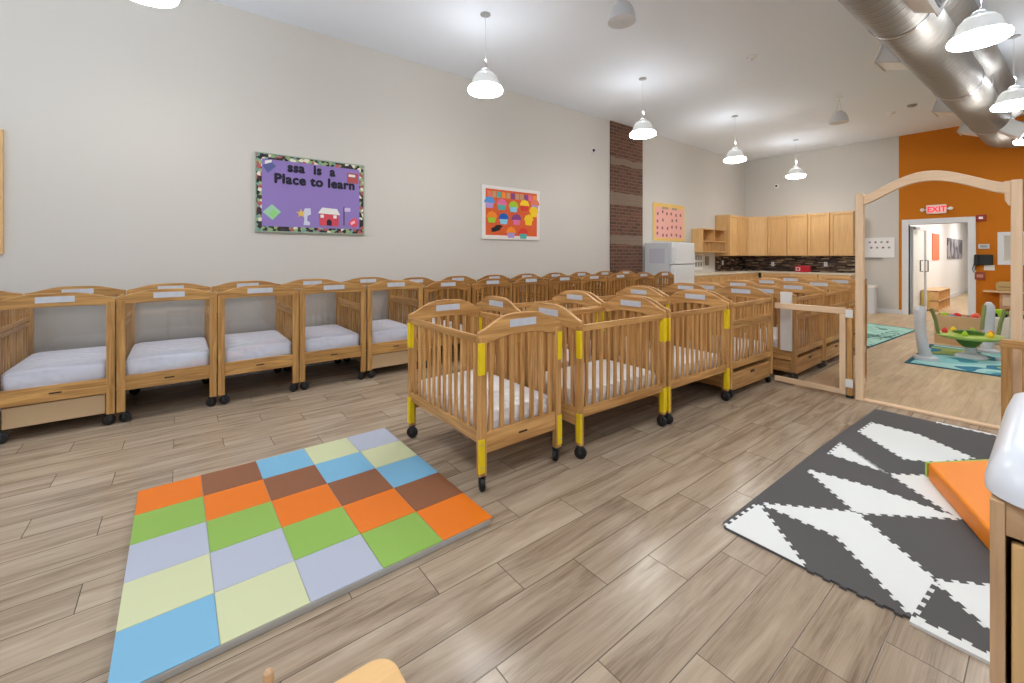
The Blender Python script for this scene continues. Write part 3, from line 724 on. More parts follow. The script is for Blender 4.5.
poly_part('diamond_cutout', [(.767, 2.42), (.83, 2.50), (.906, 2.43), (.82, 2.34)], C_('slate_blue_paper', (86, 96, 150)), t, oy, oz)
poly_part('card_cutout', [(.79, 2.44), (.86, 2.47), (.86, 2.50), (.79, 2.48)], M_WHITEMAT, t, oy, oz, (.0215, .024))
poly_part('square_cutout', [(1.73, 2.32), (1.866, 2.32), (1.866, 2.45), (1.73, 2.45)], C_('brick_red_paper', (176, 78, 78)), t, oy, oz)
poly_part('card_cutout', [(1.745, 2.40), (1.83, 2.40), (1.83, 2.43), (1.745, 2.43)], M_WHITEMAT, t, oy, oz, (.0215, .024))
poly_part('diamond_cutout', [(.767, 1.88), (.863, 1.975), (.959, 1.89), (.869, 1.789)], C_('pale_green_paper', (160, 206, 172)), t, oy, oz)
poly_part('diamond_cutout', [(.83, 1.86), (.88, 1.92), (.93, 1.87), (.875, 1.81)], C_('lime_paper', (146, 214, 128)), t, oy, oz, (.0215, .024))
poly_part('diamond_cutout', [(1.74, 1.79), (1.81, 1.87), (1.87, 1.83), (1.86, 1.75), (1.80, 1.74)], C_('coral_paper', (226, 84, 104)), t, oy, oz)
poly_part('card_cutout', [(1.77, 1.80), (1.82, 1.83), (1.83, 1.80), (1.78, 1.77)], C_('pink_paper', (246, 190, 200)), t, oy, oz, (.0215, .024))
RED = C_('house_red', (214, 72, 88))
poly_part('schoolhouse_wall', [(1.39, 1.75), (1.62, 1.745), (1.62, 1.90), (1.39, 1.90)], RED, t, oy, oz)
poly_part('schoolhouse_roof', [(1.37, 1.90), (1.64, 1.89), (1.60, 1.965), (1.42, 1.975)], M_WHITEMAT, t, oy, oz, (.0215, .024))
poly_part('schoolhouse_door', [(1.475, 1.752), (1.535, 1.75), (1.535, 1.81), (1.505, 1.835), (1.475, 1.81)], INK, t, oy, oz, (.0215, .024))
for a in (1.42, 1.575): poly_part('schoolhouse_window', [(a-.02, 1.845), (a+.02, 1.845), (a+.02, 1.885), (a-.02, 1.885)], M_WHITEMAT, t, oy, oz, (.0215, .024))
poly_part('flag_pole', [(1.683, 1.76), (1.693, 1.76), (1.693, 2.0), (1.683, 2.0)], INK, t, oy, oz)
poly_part('flag', [(1.693, 1.94), (1.768, 1.945), (1.768, 1.99), (1.693, 1.99)], C_('flag_lilac', (206, 190, 226)), t, oy, oz)
poly_part('figure_cutout', [(1.205, 1.745), (1.275, 1.745), (1.28, 1.78), (1.245, 1.80), (1.25, 1.86), (1.29, 1.88), (1.285, 1.955), (1.22, 1.95), (1.20, 1.90), (1.215, 1.82)], C_('figure_grey', (206, 208, 226)), t, oy, oz)
st = [(1.175+(.055 if i % 2 == 0 else .025)*math.sin(i*PI/5), 1.885+(.055 if i % 2 == 0 else .025)*math.cos(i*PI/5)) for i in range(10)]
poly_part('star_cutout', st, C_('star_yellow', (226, 190, 92)), t, oy, oz, (.0225, .025))

t = thing('cupcake_board', 'orange wall board with white frame and paper cupcakes', 'bulletin board', (WX, 4.47, 2.08))
oy, oz = 4.47, 2.08
wall_box('backing', -.56, .56, -.385, .39, .001, .016, C_('orange_paper', (222, 96, 48), .8), t)
for a in ((-.63, .62, .385, .44), (-.63, .62, -.44, -.375), (-.63, -.555, -.3745, .3845), (.555, .62, -.3745, .3845)): wall_box('border_strip', a[0], a[1], a[2], a[3], .001, .02, C_('cream_border', (232, 226, 222), .7), t)
CC = {n_: C_('cup_'+n_, c) for n_, c in dict(blue=(76, 146, 214), lilac=(178, 150, 208), pink=(226, 110, 160), teal=(78, 178, 168), lime=(164, 204, 40), sky=(140, 204, 232), yellow=(250, 206, 10), red=(220, 50, 40), orange=(244, 140, 20), cobalt=(10, 96, 190), purple=(132, 62, 132), salmon=(230, 120, 90), tan=(200, 150, 110)).items()}
cups = [(3.993, 2.24, 'blue', 'lilac'), (4.242, 2.22, 'pink', 'teal'), (4.492, 2.20, 'lime', 'sky'), (4.735, 2.24, 'yellow', 'red'), (4.975, 2.27, 'salmon', 'lilac'),
        (4.038, 2.0, 'orange', 'lime'), (4.283, 1.985, 'cobalt', 'sky'), (4.556, 1.985, 'purple', 'pink'), (4.83, 1.99, 'yellow', 'yellow'), (4.945, 2.14, 'yellow', 'yellow'), (4.439, 1.76, 'orange', 'lilac'), (4.708, 1.75, 'red', 'teal')]
for i, (a, b, c1, c2) in enumerate(cups):
    s_ = 1.0
    cup = [(a-.065, b-.09), (a+.065, b-.09), (a+.085, b+.0), (a-.085, b+.0)]
    dome = [(a+.105*math.cos(PI*k/10), b-.005+(.10+.012*math.sin(k*3))*math.sin(PI*k/10)) for k in range(11)]
    cp = poly_part('cupcake_cutout', cup, CC[c2], t, oy, oz, (.016, .022))
    poly_part('icing', dome, CC[c1], cp, oy, oz, (.0205, .026))
blob = [(4.137+.11*math.cos(k*PI/9)+.02*math.cos(k*2.1), 1.82+.05*math.sin(k*PI/9)+.035*math.cos(k*PI/9)) for k in range(18)]
poly_part('black_cutout', blob, C_('ink_black', (20, 18, 20)), t, oy, oz, (.016, .021))
for i, c in enumerate(('salmon', 'tan', 'teal', 'orange', 'tan', 'purple', 'tan', 'tan', 'purple', 'pink', 'orange')):
    a = 3.95+i*.098
    poly_part('banner_card', [(a, 2.33), (a+.08, 2.33), (a+.08, 2.43), (a, 2.43)], CC[c], t, oy, oz, (.016, .019))
t = thing('cork_board', 'wood-framed board cut off by the left edge of the photo', 'bulletin board', (WX, -1.962, 1.93))
wall_box('board_face', -.7, .71, -.52, .52, .001, .02, C_('cork', (200, 162, 112), .8), t)
for a in ((-.74, .745, .52, .545), (-.74, .745, -.545, -.52), (-.74, -.70, -.5195, .5195), (.71, .745, -.5195, .5195)): wall_box('frame_strip', a[0], a[1], a[2], a[3], .001, .035, MAPLE['Z'], t)
t = thing('photo_poster', 'pink poster with yellow border and rows of small marks above the fridge', 'poster', (WX, 9.26, 2.16))
wall_box('backing', -.67, .67, -.44, .44, .001, .012, C_('poster_yellow', (236, 196, 110), .8), t)
wall_box('pink_sheet', -.60, .60, -.38, .34, .012, .014, C_('poster_pink', (236, 176, 164), .8), t)
BR = C_('mark_brown', (130, 84, 84))
for r_ in range(4):
    for c in range(6):
        if R.random() < .85:
            a = -.5+c*.2+R.uniform(-.03, .03); b = -.3+r_*.17+R.uniform(-.03, .03)
            wall_box('photo', a-.028, a+.028, b-.032, b+.032, .014, .016, BR, t)
for a, b in ((-.32, -.05), (.1, .32)): wall_box('photo', a, b, .34-.035, .36, .014, .016, C_('mark_tan', (176, 150, 120)), t)

def camera_dome(loc, axis, label):
    t = thing('wall_sensor', label, 'sensor', loc)
    n_ = (0, 1)[axis == 'X']
    if axis == 'X':
        MB().lathe([(.06, 0), (.06, .015), (.045, .03)], (0, 0, 0), 20, 'X').build('mount', M_WHITE, t, smooth=True)
        MB().lathe([(.03, .03), (.028, .045), (.015, .058), (.0, .06)], (0, 0, 0), 16, 'X').build('lens', M_BLACK, t, smooth=True)
    else:
        MB().lathe([(.06, 0), (.06, -.015), (.045, -.03)], (0, 0, 0), 20, 'Y').build('mount', M_WHITE, t, smooth=True)
        MB().lathe([(.03, -.03), (.028, -.045), (.015, -.058), (.0, -.06)], (0, 0, 0), 16, 'Y').build('lens', M_BLACK, t, smooth=True)
camera_dome((LEFT, 6.52, 3.47), 'X', 'small white wall sensor high up left of the brick pier')
camera_dome((-4.86, BACK, 3.33), 'Y', 'small white wall sensor high on the back wall above the cabinets')

# ------------------------------------------------------------------ fridge and kitchen
t = thing('fridge', 'white two-door fridge standing right of the brick pier', 'fridge', (LEFT+.04, 8.22, 0))
MB().box(0, .60, 0, .93, .02, 1.65).build('body', M_FRIDGE, t, bev=.012)
MB().box(.605, .665, 0, .93, 1.18, 1.65).build('freezer_door', M_FRIDGE, t, bev=.015)
MB().box(.605, .665, 0, .93, .06, 1.165).build('fridge_door', M_FRIDGE, t, bev=.015)
for a, b in ((1.24, 1.55), (.75, 1.11)): MB().tube([(.665, .07, a), (.70, .07, a+.02), (.70, .07, b-.02), (.665, .07, b)], .012, 8).build('door_handle', M_WHITE, t)
MB().box(.12, .5, -.002, 0, 1.2, 1.52).build('side_sheet', C_('side_paper', (206, 208, 220)), t)
MB().box(.05, .6, .05, .88, 0, .02).build('foot', M_BLACK, t)
def cab(name, label, mt, w_, dp, z0, z1, doors, cat='cabinet', group='upper kitchen cabinets', loc=(0, 0, 0), rz=0):
    """front faces local -Y; origin at left front bottom"""
    t = thing(name, label, cat, loc, rz, group)
    MB().box(0, w_, 0.0, dp, z0, z1).build('body', MAPLE['Z'], t, bev=.003)
    dw = w_/doors
    for i in range(doors):
        a, b = i*dw+.012, (i+1)*dw-.012
        dd = MB(); fr = .055
        dd.box(a, a+fr, -.03, 0, z0+.01, z1-.01).box(b-fr, b, -.03, 0, z0+.01, z1-.01).box(a+fr, b-fr, -.03, 0, z0+.01, z0+.01+fr).box(a+fr, b-fr, -.03, 0, z1-.01-fr, z1-.01)
        dd.box(a+fr, b-fr, -.006, 0, z0+fr, z1-fr)
        dd.build('door', MAPLE['Z'], t, bev=.002)
    return t
ZL, ZH = 1.36, 2.46; FY = 12.95
xs = [-4.955, -4.474, -3.991, -3.514, -3.03]
for i in range(4):
    cab('upper_cabinet', ['first upper cabinet on the back wall, next to the angled corner one', 'second upper cabinet along the back wall from the corner', 'third upper cabinet along the back wall from the corner', 'last upper cabinet on the right, behind the archway post'][i],
        None, xs[i+1]-xs[i], BACK-FY-.03, ZL, ZH, 1, loc=(xs[i], FY, 0))
cab('upper_cabinet', 'two-door upper cabinet on the long wall beside the open cubbies', None, 1.10, .35, ZL, ZH, 2, loc=(-5.36, 11.50, 0), rz=PI/2)
# corner cabinet
t = thing('upper_cabinet', 'angled corner upper cabinet where the two walls meet', 'cabinet', (0, 0, 0), 0, 'upper kitchen cabinets')
MB().prism([(LEFT+.01, 12.61), (-5.36, 12.61), (-4.96, FY), (-4.96, BACK-.001), (LEFT+.01, BACK-.001)], ZL, ZH).build('body', MAPLE['Z'], t, bev=.003)
ang = math.atan2(FY-12.61, .40); dl = math.hypot(.4, FY-12.61)
mt = Matrix.Translation((-5.36, 12.61, 0)) @ Matrix.Rotation(ang, 4, 'Z')
dd = MB(); dd.box(.02, .07, -.02, 0, ZL+.01, ZH-.01, mt).box(dl-.07, dl-.02, -.02, 0, ZL+.01, ZH-.01, mt).box(.07, dl-.07, -.02, 0, ZL+.01, ZL+.065, mt).box(.07, dl-.07, -.02, 0, ZH-.065, ZH-.01, mt).box(.07, dl-.07, -.01, 0, ZL+.06, ZH-.06, mt)
dd.build('door', MAPLE['Z'], t, bev=.002)
# open cubbies
t = thing('cubby_shelf', 'open wooden wall cubby unit left of the upper cabinets', 'shelf', (LEFT, 10.27, 1.45))
CW, CD, CH = 1.21, .30, .60
MB().box(0, .015, 0, CW, 0, CH).build('back_panel', MAPLE['Z'], t)
for y in (0, CW-.02): MB().box(.015, CD, y, y+.02, 0, CH).build('side_panel', MAPLE['Z'], t)
for z in (0, .27, CH-.02): MB().box(.015, CD, .02, CW-.02, z, z+.02).build('shelf_board', MAPLE['Y'], t)
MB().box(.015, CD, CW/2-.01, CW/2+.01, .29, CH-.02).build('divider', MAPLE['Z'], t)
for i in range(1, 7): MB().box(.015, CD-.01, .02+i*(CW-.04)/7-.006, .02+i*(CW-.04)/7+.006, .02, .27).build('divider', MAPLE['Z'], t)
# backsplash
m = MB(); m.box(LEFT, LEFT+.012, 11.5, BACK, .93, 1.36).box(LEFT, -3.02, BACK-.012, BACK, .93, 1.36)
struct(m.build('trim_1', M_MOSAIC))
# worktop and base cabinets
m = MB(); m.prism([(LEFT+.002, 9.25), (-5.07, 9.25), (-5.07, 12.68), (-3.0, 12.68), (-3.0, BACK-.013), (LEFT+.002, BACK-.013)], .89, .93)
tag(m.build('worktop', C_('cream_laminate', (222, 212, 192), .35), bev=.006), 'cream L-shaped kitchen worktop below the mosaic splashback', 'worktop')
for i in range(4): cab('base_cabinet', ['base cabinet next to the fridge under the cream worktop', 'second base cabinet from the fridge along the long wall', 'third base cabinet from the fridge along the long wall', 'corner-side base cabinet on the long wall'][i], None, .84, .6, .0, .888, 2, group='base kitchen cabinets', loc=(-5.11, 9.27+i*.85, 0), rz=PI/2)
for i in range(3): cab('base_cabinet', ['base cabinet on the back wall nearest the corner', 'middle base cabinet on the back wall', 'base cabinet at the right end of the back wall worktop'][i], None, .66, .58, .0, .888, 1, group='base kitchen cabinets', loc=(-5.03+i*.67, 12.70, 0))
t = thing('tap', 'dark curved kitchen tap at the corner of the worktop', 'tap', (-5.45, 12.75, .93))
MB().lathe([(.03, 0), (.02, .05)], (0, 0, 0), 14).build('base', M_BLACK, t, smooth=True)
MB().tube([(0, 0, .04), (0, 0, .22), (.03, 0, .28), (.09, 0, .29), (.13, 0, .25), (.13, 0, .21)], .012, 10).build('spout', M_BLACK, t, smooth=True)
MB().tube([(0, .03, .06), (0, .1, .1)], .008, 8).build('handle', M_BLACK, t)
t = thing('radio', 'red box radio on the worktop before the dark mosaic', 'radio', (-4.12, 13.0, .93))
MB().prism(rounded(-.17, .17, 0, .17, .05, 5), -.08, .08, 'XZ').build('case', C_('red_plastic', (186, 26, 44), .35), t, bev=.01)
MB().box(-.14, -.04, -.085, -.08, .04, .13).build('face_panel', C_('pinkish_panel', (230, 190, 196)), t)
MB().box(-.115, -.065, -.089, -.085, .06, .11).build('knob', C_('dark_red', (140, 20, 30)), t)
def outlet(loc, axis, label):
    t = thing('wall_outlet', label, 'outlet', loc)
    b = (0, .008, -.04, .04, -.06, .06) if axis == 'X' else (-.04, .04, -.008, 0, -.06, .06)
    MB().box(*b).build('cover_plate', M_WHITE, t, bev=.002)
    for z in (-.025, .025):
        b = (.008, .01, -.016, .016, z-.014, z+.014) if axis == 'X' else (-.016, .016, -.01, -.008, z-.014, z+.014)
        MB().box(*b).build('socket', M_PALE, t)
outlet((-4.956, BACK-.012, 1.13), 'Y', 'white outlet on the mosaic nearer the corner')
outlet((-3.70, BACK-.012, 1.14), 'Y', 'white outlet on the mosaic right of the red radio')
outlet((LEFT+.012, 11.9, 1.17), 'X', 'white outlet on the mosaic of the long wall')
t = thing('notice_sheet', 'white notice with two rows of dark figures beside the fridge', 'notice', (LEFT, 10.62, 1.2))
wall_box('sheet', -.22, .22, -.2, .22, .001, .006, M_WHITEMAT, t)
for i in range(3):
    for j in range(2): wall_box('picture', -.17+i*.13, -.08+i*.13, -.12+j*.17, .0+j*.17, .006, .008, M_GREY, t)
t = thing('wall_panel', 'dark grey small wall panel right of the white notice', 'panel', (LEFT, 11.05, 1.23))
wall_box('plate', -.09, .09, -.12, .12, .001, .02, C_('taupe_plate', (128, 118, 104)), t, bev=.004)

# whiteboard and bin on the back wall
t = thing('white_notice_board', 'white board with small figures on the back wall left of the orange wall', 'notice board', (-2.62, BACK, 1.56))
MB().box(-.28, .28, -.02, -.001, -.24, .24).build('panel', M_WHITE, t, bev=.003)
for i in range(4):
    for j in range(2): MB().lathe([(.025, 0), (.025, -.002)], (-.18+i*.11+j*.03, -.02, .13-j*.13), 10, 'Y').build('sticker', C_('dull_red', (150, 110, 120)) if (i+j) % 2 else M_GREY, t)
MB().box(-.28, .05, -.06, -.02, -.26, -.24).build('pen_tray', M_GREY, t)
t = thing('waste_bin', 'white lidded waste bin by the back wall left of the orange wall', 'bin', (-2.78, 12.98, 0))
MB().prism(rounded(-.16, .16, -.14, .14, .03, 4), 0, .60).build('body', M_BIN, t, bev=.01)
MB().prism(rounded(-.175, .175, -.155, .155, .03, 4), .60, .66).build('lid', M_WHITE, t, bev=.012)
t = thing('exit_sign', 'lit red and white EXIT sign on the orange wall above the door', 'sign', (-1.64, BACK, 2.40))
MB().prism(rounded(-.16, .16, -.10, .10, .02, 3), -.06, -.001, 'XZ').build('housing', C_('exit_housing', (240, 226, 220), .4), t, bev=.004)
text_part('lettering', 'EXIT', .17, M_EXIT, t, (-.145, -.061, -.06), ON_BACK, bold=.004, extr=.003, sx=.88)
for sx in (-1, 1):
    MB().tube([(sx*.16, -.03, .0), (sx*.20, -.03, .0)], .012, 8).build('lamp_arm', M_WHITE, t)
    MB().lathe([(.0, -.02), (.03, -.03), (.04, -.06), (.034, -.075), (0, -.078)], (sx*.225, .01, .0), 16, 'Y').build('emergency_lamp', M_WHITE, t, smooth=True)
t = thing('fire_alarm', 'red fire alarm strobe at the upper right of the door frame', 'alarm', (-.97, BACK, 2.16))
MB().box(-.075, .075, -.05, -.001, -.065, .065).build('housing', C_('alarm_red', (150, 24, 20), .4), t, bev=.006)
MB().box(-.03, .03, -.065, -.05, -.025, .025).build('strobe', M_WHITE, t, bev=.006)
t = thing('keypad', 'small pale keypad panel above the black wall phone', 'keypad', (-.93, BACK, 1.56))
MB().box(-.08, .08, -.03, -.001, -.05, .05).build('housing', M_PALE, t, bev=.004); MB().box(-.05, .05, -.034, -.03, -.02, .025).build('screen', M_GREY, t)
t = thing('wall_phone', 'black wall telephone on the orange wall right of the door', 'telephone', (-.94, BACK, 1.28))
MB().box(-.10, .14, -.06, -.001, -.11, .11).build('base', M_BLACK, t, bev=.012)
MB().box(-.125, -.06, -.10, -.06, -.12, .11).build('handset', M_BLACK, t, bev=.015)
MB().tube([(-.13, -.05, -.1), (-.15, -.05, -.2), (-.13, -.05, -.27), (-.11, -.04, -.2), (-.10, -.03, -.1)], .007, 8).build('cord', M_BLACK, t)
tag(MB().box(-.93, -.78, BACK-.004, BACK-.001, 1.06, 1.17).build('paper_note', M_WHITEMAT), 'small white paper note just below the wall phone', 'note')
t = thing('pull_station', 'dull red wall box below the phone and paper note', 'alarm', (-.985, BACK, .94))
MB().box(-.075, .075, -.035, -.001, -.08, .08).build('housing', C_('dull_red_box', (150, 66, 36), .5), t, bev=.005)
MB().box(-.045, .045, -.04, -.035, -.03, .03).build('label_plate', C_('pinkish_plate', (190, 130, 110)), t)
# shelf with boxes right of door
t = thing('wall_shelf', 'pale wooden wall shelf with cubbies under the interior window', 'shelf', (-.2, BACK, 0))
MB().box(-.72, .7, -.34, -.0, .625, .65).build('shelf_board', BIRCH['X'], t, bev=.003)
MB().box(-.50, .7, -.26, -.001, .30, .62).build('cubby_body', C_('tan_paint', (196, 150, 110)), t, bev=.003)
for i in range(3): MB().box(-.46+i*.3, -.22+i*.3, -.275, -.26, .36, .58).build('cubby_door', C_('cream_paint', (222, 196, 168)), t, bev=.004)
for x in (-.5, .6): MB().box(x, x+.06, -.25, -.02, 0, .30).build('leg', MAPLE['Z'], t)
t = thing('storage_basket', 'tan rounded basket on the pale shelf beneath the interior window', 'basket', (-.58, BACK-.18, .65))
MB().prism(rounded(-.17, .25, 0, .19, .06, 4), -.12, .12, 'XZ').build('body', C_('basket_tan', (196, 168, 112), .8), t, bev=.02)
MB().box(-.13, .21, -.125, -.12, .08, .10).build('band', C_('band_brown', (150, 120, 80)), t)

# hall things
HX = -2.10
t = thing('hall_crates', 'low wooden cubby unit along the hallway wall seen through the door', 'shelf', (HX+.02, 14.6, 0))
m = MB(); m.box(0, .02, 0, 1.8, 0, .5); m.box(.02, .32, 0, .02, 0, .5); 
for i in range(1, 5): m.box(.02, .32, i*.445-.01, i*.445+.01, 0, .5)
for z in (0, .24, .48): m.box(.02, .32, 0, 1.8, z, z+.02)
m.build('cubby_frame', MAPLE['Y'], t); MB().box(.02, .14, -.02, -.0, .1, .47).build('end_label', C_('yellow_card', (206, 190, 90)), t)
tag(MB().box(HX+.001, HX+.02, 16.3, 17.35, 1.24, 1.98).build('orange_poster', C_('hall_orange', (232, 124, 84), .7)), 'tall orange poster on the hallway wall', 'poster')
tag(MB().box(HX+.001, HX+.03, 18.9, 22.2, 1.27, 1.92).build('grey_picture', speckle('grey_picture_pattern', [(120, 116, 126), (150, 146, 152), (96, 92, 104), (180, 176, 178)], 3)), 'wide grey picture on the hallway wall beyond the orange poster', 'picture')

# ------------------------------------------------------------------ ceiling: pendants
def pendant():
    t = thing('pendant_lamp', '', 'pendant lamp', (0, 0, CEIL), 0, 'lit white pendant lamps')
    MB().lathe([(.0, -.0), (.06, -.0), (.06, -.008), (.045, -.014), (0, -.014)], (0, 0, 0), 24).build('canopy', M_GREY, t, smooth=True)
    MB().tube([(0, 0, -.014), (0, 0, -.52)], .0025, 6).build('cord', M_PALE, t)
    MB().tube([(0, 0, -.52), (.018, 0, -.54), (.018, 0, -.60), (0, 0, -.63)], .005, 6).build('hook', M_STEEL, t)
    MB().lathe([(.0, -.635), (.04, -.64), (.052, -.655), (.052, -.675), (.10, -.69), (.105, -.70)], (0, 0, 0), 32, cap=False).build('cap', M_WHITE, t, smooth=True)
    MB().lathe([(.08, -.69), (.105, -.70), (.135, -.735), (.150, -.785), (.172, -.83), (.192, -.855), (.188, -.857), (.14, -.80), (.08, -.70)], (0, 0, 0), 40, cap=False).build('shade', M_SHADE, t, smooth=True)
    MB().lathe([(.188, -.856), (.200, -.87), (.203, -.885), (.196, -.902), (.15, -.918), (.08, -.928), (0, -.93)], (0, 0, 0), 40, cap=False).build('diffuser', M_DIFF, t, smooth=True)
    l = bpy.data.lights.new('uplight', 'POINT'); l.energy = 9; l.shadow_soft_size = .012; l.color = (.92, .96, 1)
    lo = bpy.data.objects.new('uplight', l); col.objects.link(lo); lo.parent = t; lo.location = (0, 0, -.54)
    return t
PL = [(-4.05, -.2, 'lit pendant cut by the top edge above the left wall cribs'), (-4.08, 2.8, 'lit pendant hanging before the long wall, nearer one beside the cupcake board'),
      (-4.03, 5.78, 'lit pendant hanging in front of the brick pier'), (-3.97, 8.79, 'lit pendant before the far corner, right of the brick pier one'), (-3.88, 11.76, 'farthest small lit pendant above the kitchen cabinets'),
      (-.42, 5.58, 'largest lit pendant at top right in front of the duct'), (-.33, 8.4, 'lit pendant at right edge below the largest one'), (-.25, 11.2, 'lit pendant at right edge just above the archway corner'),
      (-.45, 2.7, 'lit pendant above the puzzle mat, out of the picture'), (-.45, -.2, 'lit pendant above the viewpoint, out of the picture')]
pp = pendant()
for i, (x, y, lb) in enumerate(PL):
    o = pp if i == 0 else dup(pp)
    o.location = (x, y, CEIL); o['label'] = lb
def bell(x, y, lb, first=[None]):
    if first[0] is None:
        t = thing('unlit_bell_lamp', lb, 'ceiling fixture', (x, y, CEIL), 0, 'unlit bell fixtures')
        MB().lathe([(0, 0), (.05, 0), (.05, -.012), (0, -.015)], (0, 0, 0), 20).build('canopy', M_WHITE, t)
        for s_ in (-1, 1): MB().tube([(0, 0, -.015), (s_*.04, 0, -.25)], .003, 6).build('wire', M_PALE, t)
        MB().lathe([(0, -.24), (.05, -.245), (.09, -.28), (.12, -.34), (.135, -.41), (.14, -.44), (.13, -.44), (.0, -.42)], (0, 0, 0), 28, cap=False).build('bell', M_PALE, t, smooth=True)
        first[0] = t
    else:
        t = dup(first[0]); t.location = (x, y, CEIL); t['label'] = lb
bell(-2.37, 9.23, 'unlit grey bell fixture hanging mid ceiling toward the back wall')
bell(-2.70, 3.52, 'unlit grey bell fixture at the top edge of the photo')
for x, y, r_, mt, lb in ((-1.65, 10.73, .07, M_GREY, 'grey smoke detector on the ceiling near the orange wall'), (-2.64, 6.35, .06, M_WHITE, 'small white disc on the ceiling between the pendants'), (-2.0, 11.0, .07, M_WHITE, 'pale detector on the ceiling left of the grey one')):
    t = thing('smoke_detector', lb, 'detector', (x, y, CEIL))
    MB().lathe([(0, 0), (r_, 0), (r_, -.015), (r_*.7, -.035), (0, -.04)], (0, 0, 0), 24).build('housing', mt, t, smooth=True)
    MB().lathe([(0, -.04), (.015, -.04), (.012, -.05), (0, -.052)], (0, 0, 0), 12).build('sensor_tip', M_PALE, t)

# ------------------------------------------------------------------ duct
M_DUCT = spiral_metal()
t = thing('ventilation_duct', 'large spiral metal air duct running below the ceiling at the right', 'duct')
P0 = Vector((-1.04, 1.2, 3.62)); P1 = Vector((-.615, 12.35, 3.62)); ax = (P1-P0).normalized()
pts = [P0+ax*(i*.4) for i in range(int((P1-P0).length/.4)+1)]
end = pts[-1]; side = Vector((ax.y, -ax.x, 0))
for k in range(1, 9):
    a = k*PI/16; pts.append(end+ax*.32*math.sin(a)+side*.32*(1-math.cos(a)))
pts.append(pts[-1]+side*3.0)
MB().tube(pts, .235, 40).build('main_duct', M_DUCT, t, smooth=True)
q0 = P0+Vector((.12, 0, .34)); q1 = P0+ax*10.3+Vector((.12, 0, .34))
MB().tube([q0, q0+(q1-q0)*.25, q0+(q1-q0)*.5, q0+(q1-q0)*.75, q1], .21, 36).build('upper_duct', M_DUCT, t, smooth=True)
for f in (.12, .36, .6, .84):
    c = P0+(P1-P0)*f
    MB().tube([c-ax*.02, c+ax*.02], .242, 40).build('joint_collar', M_STEEL, t, smooth=True)
for f in (.3, .66):
    c = P0+(P1-P0)*f; m = MB().tube([c+side*.24+Vector((0, 0, .02)), Vector((c.x+.25, c.y, CEIL))], .004, 6); m.build('hanger_wire', M_STEEL, t)
def boot(y, sgn, tilt, w_=.36, dp=.27, ht=.21, label=''):
    f = (y-P0.y)/(P1.y-P0.y); c = P0+(P1-P0)*f
    b = bpy.data.objects.new('register_boot', None); col.objects.link(b); b.parent = t
    b.location = c; b.rotation_euler = (0, tilt*sgn, math.atan2(ax.y, ax.x)-PI/2+(PI if sgn < 0 else 0))
    m = MB(); x0, x1 = .22, .22+dp
    m.box(x0, x1, -w_/2, -w_/2+.01, -ht/2, ht/2).box(x0, x1, w_/2-.01, w_/2, -ht/2, ht/2).box(x0, x1, -w_/2, w_/2, -ht/2, -ht/2+.01).box(x0, x1, -w_/2, w_/2, ht/2-.01, ht/2)
    m.build('boot_body', M_WHITE, b)
    m = MB(); e = .02; a = x1
    m.box(a, a+.012, -w_/2-e, -w_/2+e, -ht/2-e, ht/2+e).box(a, a+.012, w_/2-e, w_/2+e, -ht/2-e, ht/2+e).box(a, a+.012, -w_/2, w_/2, -ht/2-e, -ht/2+e).box(a, a+.012, -w_/2, w_/2, ht/2-e, ht/2+e)
    m.build('grille_frame', M_WHITE, b)
    m = MB()
    for i in range(7): z = -ht/2+.02+i*(ht-.04)/6; m.box(a-.02, a, -w_/2+.01, w_/2-.01, z-.003, z+.003)
    m.box(a-.04, a-.035, -w_/2+.01, w_/2-.01, -ht/2+.01, ht/2-.01); m.build('grille', M_PALE, b)
boot(6.75, -1, .35); boot(9.7, -1, .35); boot(11.75, -1, .4); boot(4.75, 1, .45, .36, .16, .2); boot(10.7, 1, .65)

# ------------------------------------------------------------------ play area
def rug(name, label, pts, mat, edge):
    cx = sum(p[0] for p in pts)/len(pts); cy = sum(p[1] for p in pts)/len(pts)
    t = thing(name, label, 'rug', (cx, cy, .0025))
    q = [(x-cx, y-cy) for x, y in pts]
    MB().prism(q, 0, .008).build('border_band', edge, t)
    MB().prism([(x*.95, y*.95) for x, y in q], .003, .0095).build('pile', mat, t)
    return t
TE = C_('rug_edge_teal', (24, 92, 108), .9)
RG = cells('rug_pattern', [(30, 96, 124), (64, 140, 156), (134, 192, 192), (164, 208, 204), (44, 118, 146), (160, 176, 96)], 1.3)
RG2 = cells('rug_pattern_mint', [(158, 206, 190), (172, 214, 200), (150, 200, 186), (166, 210, 196), (96, 140, 128)], 2.0)
rug('play_rug', 'teal and blue patterned play rug under the baby activity jumper', [(-1.19, 7.28), (.9, 7.28), (.9, 9.1), (-1.19, 9.1)], RG, TE)
rt = rug('play_rug', 'mint rug with dark letter-like marks left of the doorway', [(-2.5, 8.2), (-1.70, 8.1), (-1.56, 10.7), (-2.36, 10.95)], RG2, TE)
MK = C_('rug_mark_dark', (62, 92, 92), .9)
for i in range(5):
    a, b = .10+.02*i, -.55+i*.2
    m = MB().box(a, a+.03, b, b+.12, .0094, .0102).box(a+.031, a+.16, b+(.0 if i % 2 else .045), b+(.03 if i % 2 else .075), .0094, .0102).box(a+.161, a+.19, b, b+.12, .0094, .0102)
    m.build('woven_mark', MK, rt)
